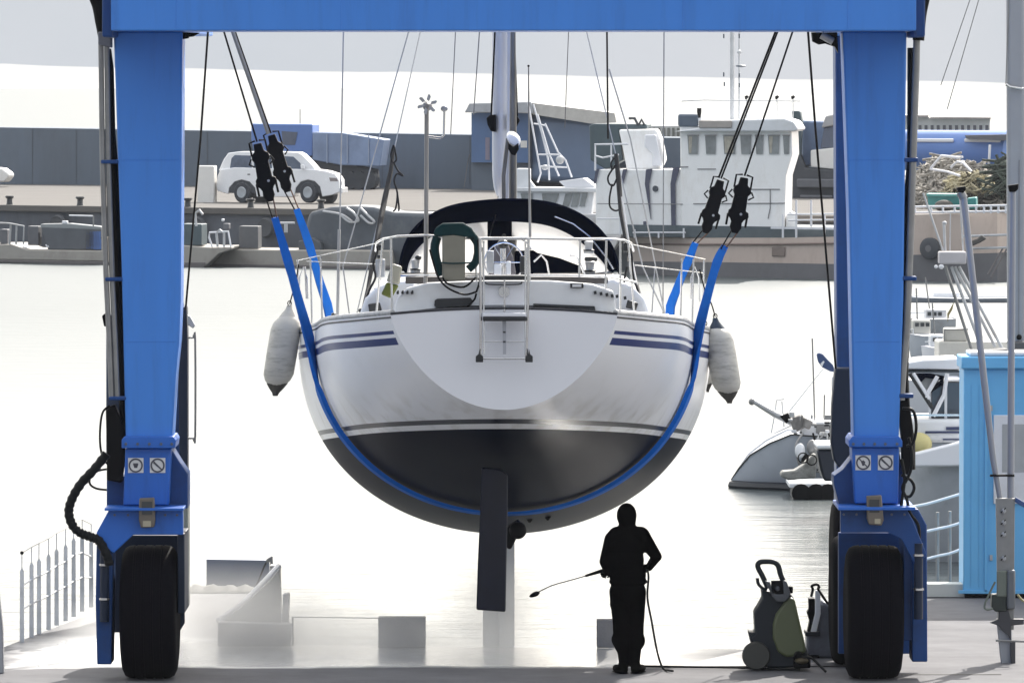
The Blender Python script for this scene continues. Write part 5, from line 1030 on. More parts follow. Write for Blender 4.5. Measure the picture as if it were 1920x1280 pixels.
MB().pp([(1708, 700), (1745, 700), (1771, 705), (1768, 722), (1745, 736), (1738, 742), (1736, 734), (1760, 718), (1764, 712), (1735, 708), (1728, 716)], YC - .7, .1).build('canopy_frame', navy, cc, bevel=.01)
for pts in ([(1706, 700), (1735, 745), (1748, 765)], [(1712, 700), (1742, 748)], [(1776, 700), (1770, 740), (1750, 780)], [(1735, 745), (1758, 705)]): MB().tube(pt(pts, YC - .75), .03, 8).build('canopy_strut', slot if pts[0][0] < 1710 else gelw, cc)
MB().pp([(1750, 704), (1762, 712), (1738, 732), (1722, 712), (1730, 706)], YC - .6, .03).build('side_screen', mat('side_screen_grey', (.4, .4, .4), .4), cc)
MB().ell(P(1722, 832, YC - 1.0), (.2, .15, .17)).build('buoy', mat('yellow_buoy', (.5, .45, .2), .5), cc)
MB().pb(1690, 776, 1800, 780, YC - 1.2, .05).build('hand_rail', steel, cc)
# small craft crowding the berth behind them
for i, (x0, x1, yd, ysh, Yl, cab_, lab) in enumerate(((1700, 1762, 640, 625, 175, (1712, 600, 1745, 626), 'small pale cabin boat far behind the right column, nearest it'), (1728, 1800, 668, 648, 160, (1745, 628, 1772, 650), 'low white boat between the small cabin boat and the goalpost boat'), (1690, 1790, 606, 594, 195, (1735, 580, 1775, 596), 'pale grey boat farthest back among the moored small craft'))):
    lr = thing('small_boat', lab, 'boat', (X((x0 + x1) / 2, Yl), Yl, WATER), 'small craft berthed behind the cabin cruiser')
    loft_hull(lr, [(X(x0, Yl), Yl, .05, Z(ysh, Yl), Z(ysh + 6, Yl)), (X(x0 + 14, Yl), Yl, .6, Z(ysh + 1, Yl), -1.2), (X((x0 + x1) / 2, Yl), Yl, .9, Z(ysh + 3, Yl), -1.3), (X(x1, Yl), Yl, .7, Z(ysh + 2, Yl), -1.3)], (hA, gelw, whited)[i], deckm_=gelw)
    MB().pb(*cab_, Yl - .4, .9).build('cabin', (mat('cream_cabin', (.5, .49, .45), .5), whitep, whited)[i], lr, bevel=.04)
    for k in range(3): MB().pb(cab_[0] + 4 + k * 10, cab_[1] + 5, cab_[0] + 11 + k * 10, cab_[1] + 12, Yl - .42, .03).build('window', glass_d, lr)
    MB().tube([P(cab_[0] + 8, cab_[1], Yl), P(cab_[0] + 6 - 3 * i, cab_[1] - 60, Yl)], .02, 6).build('antenna', greyp, lr)
    MB().tube([P(x0 + 6, ysh - 7, Yl - .5), P(cab_[0], ysh - 8, Yl - .5), P(cab_[0], ysh + 2, Yl - .5)], .018, 6).build('hand_rail', whitep, lr)
random.seed(21)
for i in range(22):          # tackle and boxes strewn over the motor boat's deck
    x = random.uniform(1478, 1566); y = random.uniform(768, 815); w_, h_ = random.uniform(3, 12), random.uniform(3, 10)
    MB().pb(x, y, x + w_, y + h_, YA - random.uniform(.6, 1.1), .15).build('deck_gear', (black, whitep, galv, greyp, slot)[i % 5], mb_, bevel=.01)
for i in range(9):
    x = random.uniform(1500, 1560); MB().tube(spline([P(x, 812, YA - 1.2), P(x + random.uniform(-14, 6), 835, YA - 1.3), P(x + random.uniform(-20, 5), 860 + random.uniform(0, 22), YA - 1.3), P(x + random.uniform(-30, 0), 880, YA - 1.25)], 4), .02, 6).build('mooring_line', (black, greyp, galv)[i % 3], mb_)
for i, (x, y) in enumerate(((1500, 845), (1522, 838), (1512, 865))): MB().ell(P(x, y, YA - 1.35), (.09, .06, .13)).build('side_fender', (whitep, greyp, black)[i], mb_)
# yacht with lattice goalpost, behind
YD = 150.0
gy = thing('goalpost_boat', 'white boat with a stern goalpost and radar box between the column and the poles', 'boat', (X(1780, YD), YD, WATER))
loft_hull(gy, [(X(1640, YD), YD, .1, Z(690, YD), Z(720, YD)), (X(1700, YD), YD, 1.0, Z(686, YD), -1.3), (X(1900, YD), YD, 1.5, Z(684, YD), -1.4), (X(2000, YD), YD, 1.4, Z(684, YD), -1.4)], hA, deckm_=gelw)
MB().pb(1760, 640, 1900, 676, YD - .5, 1.6).build('cabin', mat('cream_cabin', (.5, .49, .45), .5), gy, bevel=.04); MB().pb(1772, 616, 1815, 640, YD - .4, .8).build('wheelhouse', mat('cream_cabin', (.5, .49, .45)), gy, bevel=.03)
MB().tube(pt([(1771, 650), (1771, 618), (1815, 617)], YD - .45), .02, 7).build('rail', greyp, gy)
gp = [((1772, 498), (1825, 665)), ((1784, 500), (1845, 665)), ((1790, 500), (1866, 650)), ((1798, 500), (1880, 655))]
for a_, b3 in gp: MB().tube([P(*a_, YD - 1), P(*b3, YD - 1)], .035, 8).build('goalpost', whited if a_[0] != 1772 else greyp, gy)
MB().pb(1761, 472, 1812, 495, YD - 1.2, .5).build('radar_box', mat('pink_white', (.48, .46, .48), .5), gy, bevel=.03)
for a_, b3, r in (((1731, 362), (1768, 470), .022), ((1770, 420), (1772, 470), .03), ((1800, 370), (1806, 470), .02), ((1782, 400), (1781, 470), .012)): MB().tube([P(*a_, YD - 1), P(*b3, YD - 1)], r, 8).build('antenna', whited, gy)
MB().ell(P(1771, 418, YD - 1), (.05, .05, .04)).build('lamp', whited, gy); MB().ell(P(1765, 500, YD - 1.2), (.06, .05, .05)).ell(P(1755, 500, YD - 1.2), (.04, .04, .04)).build('lamp', gelw, gy)
MB().prism([P(1789, 565, YD - 1), P(1786, 580, YD - 1), P(1780, 590, YD - 1), P(1777, 605, YD - 1), P(1776, 588, YD - 1), P(1782, 578, YD - 1)], (0, .03, 0)).build('pennant', mat('ochre_pennant', (.3, .25, .12), .7), gy)
# white launch beyond
for (x0, x1, yw, ysh, Yl, lab, mm_) in ((1690, 1905, 568, 555, 225, 'long low white launch lying on the bright water', hA), (1560, 1800, 735, 706, 140, 'white open boat half hidden behind the right column', gelw)):
    lr = thing('white_launch', lab, 'boat', (X((x0 + x1) / 2, Yl), Yl, WATER))
    loft_hull(lr, [(X(x0, Yl), Yl, .05, Z(ysh, Yl), Z(yw - 2, Yl)), (X(x0 + 25, Yl), Yl, .7, Z(ysh + 1, Yl), -1.2), (X((x0 + x1) / 2, Yl), Yl, 1.0, Z(ysh + 3, Yl), -1.3), (X(x1, Yl), Yl, .8, Z(ysh + 2, Yl), -1.3)], mm_, deckm_=gelw)
    MB().pb(x0 + 60, ysh - 6, x0 + 110, ysh + 2, Yl - .3, .6).build('cuddy', whitep, lr, bevel=.03)
# big mast close behind the kiosk
ym = 90.0
bm_ = thing('kiosk_side_sailboat', 'sailing boat whose thick grey mast rises behind the kiosk at the right edge', 'sailing boat', (X(1910, ym), ym, WATER))
loft_hull(bm_, [(X(1815, ym), ym, .1, Z(930, ym), -1.0), (X(1850, ym), ym, .8, Z(935, ym), -1.3), (X(2000, ym), ym, 1.3, Z(945, ym), -1.4), (X(2300, ym), ym, 1.1, Z(950, ym), -1.4)], hA, deckm_=gelw)
MB().pp([(1886, -500), (1921, -500), (1923, 760), (1890, 760)], ym, .18).build('mast', mat('mast_matte', (.30, .31, .34), .45, var=.08, metal=.2), bm_, bevel=.05, seg=4)
MB().pb(1909, 300, 1912, 640, ym - .01, .01).build('mast_groove', mat('groove_grey', (.2, .2, .22), .4), bm_)
MB().tube(pt([(1886, 158), (1893, 163), (1918, 167)], ym - .05), .02, 8).build('spreader_bracket', steel, bm_); MB().ell(P(1911, 632, ym - .05), (.035, .03, .035)).ell(P(1911, 648, ym - .05), (.035, .03, .03)).build('winch', black, bm_)
MB().tube(pt([(1898, -200), (1886, 158)], ym), .008, 6).build('shroud', greyp, bm_)
MB().pp([(1890, 640), (1925, 640), (1925, 664), (1896, 664)], ym - .1, .4).build('boom_cover', mat('dark_cover', (.08, .08, .085)), bm_, bevel=.03)
ab = thing('mast_stays', 'two thin dark stays crossing the sky right of the column', 'stay', tuple(P(1790, 205, 160)))
for a_, b3 in (((1822, -10), (1764, 160)), ((1838, -10), (1776, 205))): MB().tube([P(*a_, 160), P(*b3, 160)], .012, 6).build('wire', greyp, ab)
# ================================================================== FAR QUAY: everything below stands on or along it
hazeblue = mat('far_blue', (0.10, 0.20, 0.50), .5, var=.1, scale=.8, dirt=(.05, .09, .2), damt=.4, dscale=.8)  # far quay colours are lightened and blued, part of the haze is in them
far_teal = mat('far_teal', (0.055, 0.085, 0.10), .6, var=.12)
far_pale = mat('far_pale', (0.74, 0.73, 0.70), .6, var=.06, scale=.8, dirt=(.55, .52, .48), damt=.3)
TW = tz(0, 345, QZ); 
bw = thing('breakwater_wall', 'long dark slate grey breakwater wall behind the white car', 'wall', tuple(T(400, 345, TW)))
MB().prism([T(-400, 237, TW), T(0, 239, TW), T(1150, 257, TW), T(1500, 262, TW), T(1500, 400, TW), T(-400, 352, TW)], QV * 4).build('wall', mat('slate_wall', (0.115, 0.145, 0.185), .85, var=.12, scale=.25, dirt=(.09, .105, .125), dscale=.3, damt=.6, stretch=(1, 1, .3)), bw)
b_ = MB()
for k in range(14): x = 60 + k * 82; b_.qb(x, 241 + x * .0155, x + 1.2, 345, TW - .02, .01)
b_.build('joint', mat('joint_dark', (.095, .11, .13), .9), bw)
MB().prism([T(-400, 351, TW - 1.5), T(1180, 366, TW - 1.5), T(1180, 362, TW - 1.5), T(-400, 346, TW - 1.5)], QV * 1.4).build('footing', quay_top, bw)
# quay furniture along the edge
for i, x in enumerate((18, 150, 352, 470, 602)):
    q = T(x, 384, 6.3); tag(MB().lathe((q.x, q.y, QZ), (0, 0, 1), [(0, .16), (.05, .13), (.24, .11), (.30, .19), (.36, .17)], 14).build('mooring_bollard', slot), ['bollard on the quay at the far left', 'bollard on the quay just left of the left column', 'bollard on the quay below the utility cabinet', 'bollard on the quay below the car\'s rear wheel', 'bollard on the quay in front of the car\'s bonnet'][i], 'bollard', 'bollards along the quay edge')
for i, x in enumerate((110, 372, 500)):
    q0 = T(x, 391, 5.75); tag(MB().lathe((q0.x, q0.y, QZ - .75), QV, [(-.12, .22), (-.16, .34), (-.02, .40), (.0, .22)], 20).build('tyre_fender', mat('far_rubber', (.06, .065, .075), .8)), ['old tyre hung on the quay face at the left', 'old tyre hung on the quay face under the utility cabinet', 'old tyre hung on the quay face under the car'][i], 'tyre', 'tyres hung on the quay face')
# white off-road car
tc_ = tz(520, 381, QZ)
car = thing('parked_car', 'white five door off-road car parked on the quay in front of the slate wall', 'car', tuple(T(520, 381, tc_)))
cw = mat('car_white', (0.85, 0.86, 0.88), .25, var=.03, coat=.5)
W_ = 1.75
MB().qp([(405, 349), (408, 330), (413, 318), (440, 314), (592, 318), (612, 321), (628, 326), (636, 338), (637, 360), (622, 366), (604, 369), (600, 350), (590, 340), (577, 337), (564, 341), (555, 352), (552, 369), (481, 369), (478, 352), (468, 341), (453, 337), (440, 341), (430, 352), (428, 364), (408, 358)], tc_, W_).build('body', cw, car, bevel=.03, seg=3)
MB().qp([(410, 320), (419, 300), (428, 287), (446, 284.5), (500, 284), (558, 285.5), (566, 290), (580, 304), (594, 320)], tc_ + .07, W_ - .14).build('cabin', cw, car, bevel=.03, seg=2)
for pts in ([(431, 316), (434, 297), (440, 291), (470, 292), (472, 317)], [(476, 317), (476, 292), (508, 292), (510, 318)], [(515, 318), (514, 292), (550, 294), (562, 305), (570, 319)]):
    MB().qp(pts, tc_ + .05, .03).build('window', mat('car_glass', (.10, .13, .19), .12, var=.3), car)
a, b2, c, d = T(561, 291, tc_ + .2), T(595, 320, tc_ + .2), T(595, 320, tc_ + W_ - .2), T(561, 291, tc_ + W_ - .25)
MB().prism([a, b2, c, d], QU * .03).build('windscreen', mat('car_glass', (.13,) * 3), car)
for x, tt, nf in ((453, tc_ - .05, 1), (577, tc_ - .05, 1), (486, tc_ + W_ - .3, 0), (612, tc_ + W_ - .3, 0)):
    cc_ = T(x, 361 + (2 if not nf else 0), tt); r = .42
    wh = MB().lathe(cc_, QV, [(0, r * .6), (0, r * .92), (.04, r), (.22, r), (.24, r * .9), (.24, r * .3)], 28).build('wheel', mat('car_tyre', (.035, .04, .05), .7), car)
    if nf: MB().lathe(cc_, QV, [(-.02, r * .35), (-.03, r * .5), (-.01, r * .56), (.03, r * .56)], 20).build('rim', mat('car_rim', (.42, .45, .48), .4, metal=.4), wh)
MB().qp([(430, 350), (438, 340), (453, 336), (468, 340), (478, 352), (478, 362), (430, 362)], tc_ + .04, .5).build('wheel_arch', mat('arch_grey', (.05, .055, .065), .7), car); MB().qp([(554, 350), (562, 340), (577, 336), (592, 340), (602, 352), (602, 362), (554, 362)], tc_ + .04, .5).build('wheel_arch', mat('arch_grey', (.05, .055, .065), .7), car)
MB().qp([(617, 333), (631, 334), (634, 340), (619, 340)], tc_ - .01, .06).build('headlight', mat('headlight', (.25, .22, .22), .2), car); 
q1 = T(637, 340, tc_ + .25); MB().prism([q1, q1 + EV * .3, q1 + EV * .3 + Vector((0, 0, -.16)), q1 + Vector((0, 0, -.16))], QU * .05).build('headlight', mat('headlight', (.25,) * 3), car)
q1 = T(637, 352, tc_); MB().prism([q1, q1 + EV * W_, q1 + EV * W_ + Vector((0, 0, -.22)), q1 + Vector((0, 0, -.22))], QU * .14).build('bumper', cw, car, bevel=.03)
MB().qb(464, 326, 469, 328, tc_ - .01, .03).build('door_handle', slot, car); MB().qp([(563, 309), (570, 309), (571, 317), (564, 317)], tc_ - .12, .14).build('wing_mirror', cw, car, bevel=.02)
MB().qb(480, 362, 552, 369, tc_ + .05, .3).build('sill', mat('arch_grey', (.05,) * 3), car)
cab = tag(MB().qb(370, 311, 401, 384, tc_ - .3, .9).build('utility_cabinet', far_pale, bevel=.04), 'white upright utility cabinet on the quay behind the tail of the car', 'cabinet')
vn = MB().qb(395, 322, 398, 335, tc_ - .32, .02).build('vent', slot, cab) if False else None
tag(MB().qp([(-10, 314), (4, 316), (16, 325), (17, 331), (8, 342), (-10, 342)], TW - 8, 1.5).build('white_tarp_bundle', far_pale, bevel=.1), 'white rounded bundle at the left edge on the quay', 'bundle')
# blue tipper and container behind the car
tl_ = TW - 4
tp = thing('tipper_truck', 'blue tipper truck with tilted pale blue side behind the white car', 'truck', tuple(T(600, 350, tl_)))
MB().qp([(471, 232), (586, 233), (586, 292), (560, 300), (480, 300), (471, 262)], tl_, 2.4).build('cab', hazeblue, tp, bevel=.05)
MB().qp([(528, 246), (558, 248), (553, 272), (530, 272)], tl_ - .02, .04).build('window', mat('grey_blue_glass', (.08, .10, .15), .3), tp)
MB().qp([(586, 248), (640, 249), (720, 262), (712, 312), (640, 310), (586, 300)], tl_ - .3, 2.6).build('tipper_body', mat('pale_blue_panel', (.20, .27, .42), .5, var=.25, scale=.8), tp, bevel=.04)
for x in (612, 650, 690): MB().qb(x, 252, x + 2, 306, tl_ - .34, .05).build('rib', mat('pale_rib', (.3, .36, .48), .5), tp)
MB().qp([(560, 298), (640, 306), (700, 318), (705, 352), (560, 350)], tl_, 2).build('chassis', mat('far_dark', (.055, .06, .07), .8), tp)
for x in (655, 672, 690): MB().lathe(T(x, 338, tl_ - .1), QV, [(0, .3), (.0, .42), (.3, .42)], 20).build('wheel', mat('car_tyre', (.035,) * 3), tp)
MB().qb(562, 205, 563.2, 233, tl_ + .4, .05).build('antenna', greyp, tp)
# blue walled shed with pale roof and the long tank behind the small cabin boat
tk = TW - 3
sh = thing('storage_shed', 'blue walled shed under a pale overhanging roof behind the yacht mast', 'shed', tuple(T(940, 350, tk)))
MB().qb(884, 212, 992, 305, tk, 3).build('wall', mat('shed_blue', (.075, .15, .31), .6, var=.15, scale=.6), sh)
MB().qb(884, 300, 992, 372, tk + .3, 2.8).build('plinth', mat('slate_wall', (.1,) * 3), sh)
MB().qp([(871, 211), (880, 194), (996, 191), (1000, 213)], tk - .8, 4.5).build('roof', mat('far_roof', (.36, .38, .41), .6), sh, bevel=.04)
MB().qb(976, 264, 988, 277, tk - .03, .04).build('sign_plate', far_pale, sh); MB().qb(910, 258, 918, 300, tk - .03, .04).build('door', mat('dull_mauve', (.2, .18, .24), .6), sh)
tkr = thing('storage_tank', 'long blue grey tank under a sloping pale roof sheet', 'tank', tuple(T(1050, 350, tk)))
MB().qp([(993, 214), (1130, 226), (1150, 350), (993, 340)], tk + .4, 2.5).build('shell', mat('tank_blue', (.14, .20, .31), .3, var=.15, scale=.4, metal=.2), tkr, bevel=.3, seg=5)
MB().qp([(990, 192), (1152, 212), (1156, 230), (1108, 232), (995, 214)], tk - .6, 4).build('roof_sheet', mat('far_cream', (.50, .49, .46), .6), tkr)
# lattice frame and lamps on small boats
# pilot boat with a white cabin
tpb = 5.0
pb_ = thing('pilot_boat', 'small white pilot boat with slanted cabin windows and a white lattice mast', 'boat', tuple(T(1050, 470, tpb)))
MB().qp([(962, 405), (1140, 400), (1190, 398), (1150, 470), (970, 470)], tpb, 2.8).build('hull', whited, pb_, bevel=.05)
MB().qp([(968, 355), (1116, 352), (1108, 410), (968, 412)], tpb + .4, 2.0).build('cabin', whitep, pb_, bevel=.05)
MB().qb(966, 352, 1118, 360, tpb + .2, 2.4).build('cabin_roof', whitep, pb_, bevel=.03)
for pts in ([(976, 363), (998, 363), (999, 382), (980, 382)], [(1016, 363), (1048, 363), (1042, 382), (1018, 382)], [(1060, 363), (1073, 363), (1066, 388), (1054, 388)], [(1076, 362), (1088, 362), (1082, 388), (1070, 388)], [(1092, 361), (1102, 361), (1096, 387), (1086, 387)]):
    MB().qp(pts, tpb + .36, .05).build('window', pane_m, pb_)
MB().qp([(1048, 340), (1094, 334), (1118, 352), (1060, 352)], tpb + .5, 1.6).build('visor', gelw, pb_, bevel=.02)
MB().qb(968, 316, 992, 352, tpb + .6, .8).qp([(990, 334), (1004, 352), (990, 352)], tpb + .6, .5).build('funnel', whitep, pb_, bevel=.04)
for pts in ([(990, 192), (1004, 270), (1014, 325), (1008, 342)], [(1000, 196), (1016, 250), (1028, 300), (1030, 338)], [(1008, 215), (1030, 290), (1048, 330)], [(1022, 232), (1046, 285), (1060, 300), (1072, 332)]):
    MB().tube([T(x, y, tpb + .8) for x, y in pts], .035, 8).build('mast_leg', gelw, pb_)
for a_, b3 in (((1001, 232), (1024, 236)), ((1010, 290), (1050, 290)), ((1014, 312), (1062, 314))): MB().tube([T(*a_, tpb + .8), T(*b3, tpb + .8)], .03, 7).build('mast_rung', gelw, pb_)
MB().ell(T(1022, 314, tpb + .7), (.14, .14, .1)).ell(T(1050, 300, tpb + .7), (.16, .12, .16)).build('lamp', whited, pb_)
# ---------------------------------------------------------------- the big work boat
beige = mat('ship_beige', (0.52, 0.43, 0.375), .6, var=.08, scale=.6, dirt=(.24, .17, .13), dscale=1.2, damt=.4, stretch=(1, 1, .4)); shipgrey = mat('ship_grey', (0.135, 0.135, 0.145), .7, var=.15, scale=.6, dirt=(.09, .09, .09), damt=.5)
ship = thing('work_boat', 'large beige hulled work boat with a white wheelhouse moored along the far quay', 'ship', tuple(T(1400, 522, 0)))
hs_ = [(1176, 446, 490, 519, 1.8, 0), (1300, 446, 491, 522, .3, 0), (1450, 446, 493, 525, 0, 0), (1568, 444, 495, 527, 0, 0), (1700, 404, 478, 529, 0, 0), (1800, 400, 476, 530, .3, 0), (1870, 398, 474, 531, 1.2, 0), (1897, 398, 472, 528, 2.4, 0)]
def strip(ia, ib, m, nm, off=0.0):
    n0 = [T(h[0], h[ia], h[4] * 1.0 - off) for h in hs_]; n1 = [T(h[0], h[ib], h[4] * 1.0 - off) for h in hs_]
    f0 = [p + QV * (5.0 - 2 * h[4] + off * 2) for p, h in zip(n0, hs_)]; f1 = [p + QV * (5.0 - 2 * h[4] + off * 2) for p, h in zip(n1, hs_)]
    b_ = MB().grid([n0, n1]).grid([f0, f1]).grid([n0, f0]).grid([n1, f1]); b_.add([n0[0], n1[0], f1[0], f0[0]], [(0, 1, 2, 3)]).add([n0[-1], n1[-1], f1[-1], f0[-1]], [(0, 1, 2, 3)])
    return b_.build(nm, m, ship, angle=20)
strip(1, 2, beige, 'hull'); strip(2, 3, shipgrey, 'lower_hull', 0.03)
MB().tube([T(h[0], h[1] + 12, h[4] - .05) for h in hs_[:4]], .04, 6).build('hull_belting', mat('belting_brown', (.2, .15, .13), .7), ship)
MB().tube([T(x, y, .15) for x, y in ((1805, 443), (1890, 440), (1893, 445), (1888, 464), (1815, 466))], .05, 6).build('bow_belting', whited, ship)
q = MB().lathe(T(1740, 466, -.15), QV, [(0, .12), (0, .30), (.05, .38), (.22, .38)], 26).build('tyre_fender', mat('far_rubber', (.06, .065, .075), .8), ship); MB().lathe(T(1740, 466, -.16), QV, [(0, .12), (.01, .12)], 16).build('tyre_hole', shipgrey, q)
MB().qb(1447, 463, 1472, 481, -.05, .1).build('hull_stain_plate', mat('stain_brown', (.2, .16, .14), .8), ship, bevel=.03)
MB().qp([(1832, 448), (1840, 440), (1850, 448), (1838, 455), (1822, 462), (1820, 452)], -.2, .2).build('mooring_bundle', mat('rope_dark', (.08, .075, .07), .9), ship, bevel=.05)
for a_, b3 in (((1888, 466), (1858, 520)), ((1880, 466), (1852, 515))): MB().tube([T(*a_, .2), T(*b3, -.4)], .03, 6).build('anchor_chain', mat('chain_brown', (.13, .12, .12), .8), ship)
MB().qb(1176, 424, 1568, 446, .25, 4.5).build('deck_bulwark', mat('deck_teal', (.075, .10, .115), .7, var=.15), ship)
ssw = mat('ship_white', (0.86, 0.86, 0.86), .5, var=.05, scale=.8, dirt=(.6, .56, .5), dscale=1.5, damt=.4, stretch=(1, 1, .5))
MB().qp([(1117, 440), (1117, 345), (1124, 318), (1280, 318), (1280, 440)], .5, 3.6).build('accommodation', ssw, ship, bevel=.03)
MB().qp([(1277, 440), (1275, 236), (1484, 238), (1486, 290), (1474, 330), (1471, 440)], .3, 4.0).build('wheelhouse', ssw, ship, bevel=.05)
MB().qp([(1262, 247), (1310, 240), (1330, 226), (1470, 222), (1488, 228), (1497, 243), (1490, 247)], 0.0, 4.6).build('wheelhouse_roof', whitep, ship, bevel=.06, seg=3)
MB().qb(1310, 226, 1372, 240, -.06, .5).build('roof_box', mat('roof_taupe', (.36, .33, .31), .6), ship, bevel=.03)
for x0, x1 in ((1289, 1309), (1322, 1342), (1356, 1379), (1388, 1408), (1416, 1431), (1440, 1461), (1468, 1480)):
    w_ = MB().qp([(x0, 256), (x0 + 2, 254), (x1 - 1, 254), (x1, 256), (x1 - 1, 289), (x0 + 2, 289)], .26, .05).build('window', pane_m, ship); MB().qp([(x0 - 1, 253), (x1 + 1, 253), (x1 + 1, 255), (x0 - 1, 255)], .24, .05).build('frame', greyp, w_)
    if x0 in (1289, 1356, 1440): MB().qp([(x0 + 2, 256), (x0 + (9 if x0 != 1356 else 19), 256), (x0 + (7 if x0 != 1356 else 19), 287), (x0 + 3, 287)], .255, .002).build('curtain', mat('curtain_cream', (.42, .39, .33), .8, var=.25, scale=6), w_)
tvm = mat('recess_blue', (.07, .075, .12), .7)
for pts in ([(1211, 318), (1223, 316), (1217, 345), (1220, 412), (1209, 345)], [(1262, 314), (1275, 313), (1266, 345), (1267, 440), (1259, 440), (1257, 345)], [(1168, 318), (1176, 316), (1168, 345), (1165, 335)], [(1117, 318), (1124, 316), (1117, 340), (1112, 350)]):
    MB().qp(pts, .44, .08).build('stair_recess', tvm, ship)
MB().qb(1206, 415, 1212, 432, .44, .08).build('stair_recess', tvm, ship)
MB().lathe(T(1228, 354, .44), QV, [(0, .11), (.1, .11)], 18).build('porthole', mat('porthole_dark', (.05, .06, .08), .3), ship)
for a_, b3 in (((1120, 382), (1280, 383)), ((1300, 382), (1472, 381)), ((1308, 317), (1342, 317)), ((1275, 313), (1290, 313)), ((1408, 355), (1462, 355)), ((1444, 356), (1444, 390)), ((1444, 390), (1440, 410))): MB().tube([T(*a_, .28), T(*b3, .28)], .018, 6).build('seam', mat('seam_grey', (.18, .18, .19), .6), ship)
MB().qp([(1105, 236), (1112, 232), (1213, 233), (1213, 242), (1160, 243), (1168, 300), (1136, 318), (1107, 300)], 2.0, 2.0).build('canopy_block', far_teal, ship, bevel=.04)
MB().qp([(1160, 243), (1230, 242), (1238, 262), (1245, 300), (1236, 318), (1175, 318), (1170, 290)], 1.6, 1.5).build('engine_casing', ssw, ship, bevel=.08)
MB().qp([(1208, 252), (1230, 252), (1240, 300), (1242, 312), (1222, 312), (1224, 290), (1208, 275)], 1.4, .3).build('pale_funnel', gelw, ship, bevel=.06)
MB().tube([T(1180, 222, 2), T(1190, 222, 2), T(1196, 234, 2)], .05, 8).tube([T(1198, 234, 2), T(1203, 224, 2), T(1208, 234, 2)], .04, 8).build('exhaust_pipe', mat('far_dark', (.05,) * 3), ship)
MB().qb(1271, 214, 1309, 238, .2, 1.5).build('roof_tank', mat('tank_slate', (.085, .115, .16), .6), ship, bevel=.08, seg=3); MB().lathe(T(1311, 216, .3), (0, 0, 1), [(-.1, .05), (.1, .08), (.25, .08)], 12).build('horn', black, ship)
for pts, r in (([(1116, 320), (1116, 271), (1178, 270)], .04), ([(1116, 292), (1130, 296), (1160, 290)], .03), ([(1146, 320), (1146, 272)], .03)): MB().tube([T(x, y, .4) for x, y in pts], r, 8).build('rail', gelw, ship)
for y in (402, 413): MB().tube([T(1478, y, 0), T(1568, y - 1, 0)], .03, 7).build('rail', gelw, ship)
for x in (1468, 1493, 1521, 1546): MB().tube([T(x, 446 if x != 1521 else 425, 0), T(x, 375 if x in (1493, 1521) else 402, 0)], .04, 8).build('rail_post', gelw, ship)
MB().qb(1445, 426, 1568, 430, .02, .06).build('rail', gelw, ship)
for y, xa, xb in ((436, 1187, 1285), (410, 1120, 1165)): MB().tube([T(xa, y, 0.1), T(xb, y, .1)], .03, 7).build('rail', gelw, ship)
for x, y0, y1 in ((1190, 430, 446), (1235, 436, 446), (1282, 428, 446), (1163, 410, 440)): MB().tube([T(x, y0, .1), T(x, y1, .1)], .035, 7).build('rail_post', gelw, ship)
MB().qp([(1474, 440), (1474, 402), (1482, 396), (1492, 402), (1492, 440)], .4, .8).build('deck_locker', ssw, ship, bevel=.03)
for y, xa, xb in ((388, 1700, 1893), (399, 1700, 1893)): MB().tube([T(xa, y, .2), T(xb, y - 3, .2)], .04, 7).build('rail', gelw, ship)
for x in (1716, 1746, 1768, 1790, 1815, 1830, 1845, 1858, 1872, 1886): MB().tube([T(x, 400, .2), T(x, 386, .2)], .04, 7).build('rail_post', gelw, ship)
mm2 = mat('far_mast_white', (.60, .61, .62), .5)
MB().tube([T(1373, 228, 1.5), T(1373, 60, 1.5), T(1373, -40, 1.5)], .09, 10).build('mast', mm2, ship); MB().tube([T(1386, 228, 1.5), T(1386, -40, 1.5)], .035, 8).build('mast', mm2, ship)
for x, y in ((1357, 68), (1386, 68), (1357, 140), (1386, 142), (1358, 158), (1386, 160)): MB().qb(x - 1.2, y - 4, x + 1.2, y + 4, 1.2, .1).build('mast_lamp', mat('lamp_slate', (.05, .07, .10), .5), ship)
MB().ell(T(1389, 124, 1.2), (.19, .19, .05)).build('radar', mat('lamp_slate', (.05,) * 3), ship); MB().ell(T(1386, 98, 1.2), (.08, .08, .08)).build('radar_dome', mm2, ship)
for x in (1400, 1457, 1487): MB().qp([(x - 4, 181), (x + 1, 179), (x + 4, 182), (x, 186), (x - 3, 187)], 1.2, .15).build('floodlight', black, ship)
MB().tube([T(1278, 190, 1.3), T(1320, 188, 1.3), T(1380, 189, 1.3), T(1500, 190, 1.3)], .02, 6).build('mast_wire', whited, ship)
for x, y0 in ((1400, 186), (1457, 186), (1487, 186)): MB().tube([T(x, y0, 1.3), T(x, 228, 1.3)], .02, 6).build('lamp_post', mm2, ship)
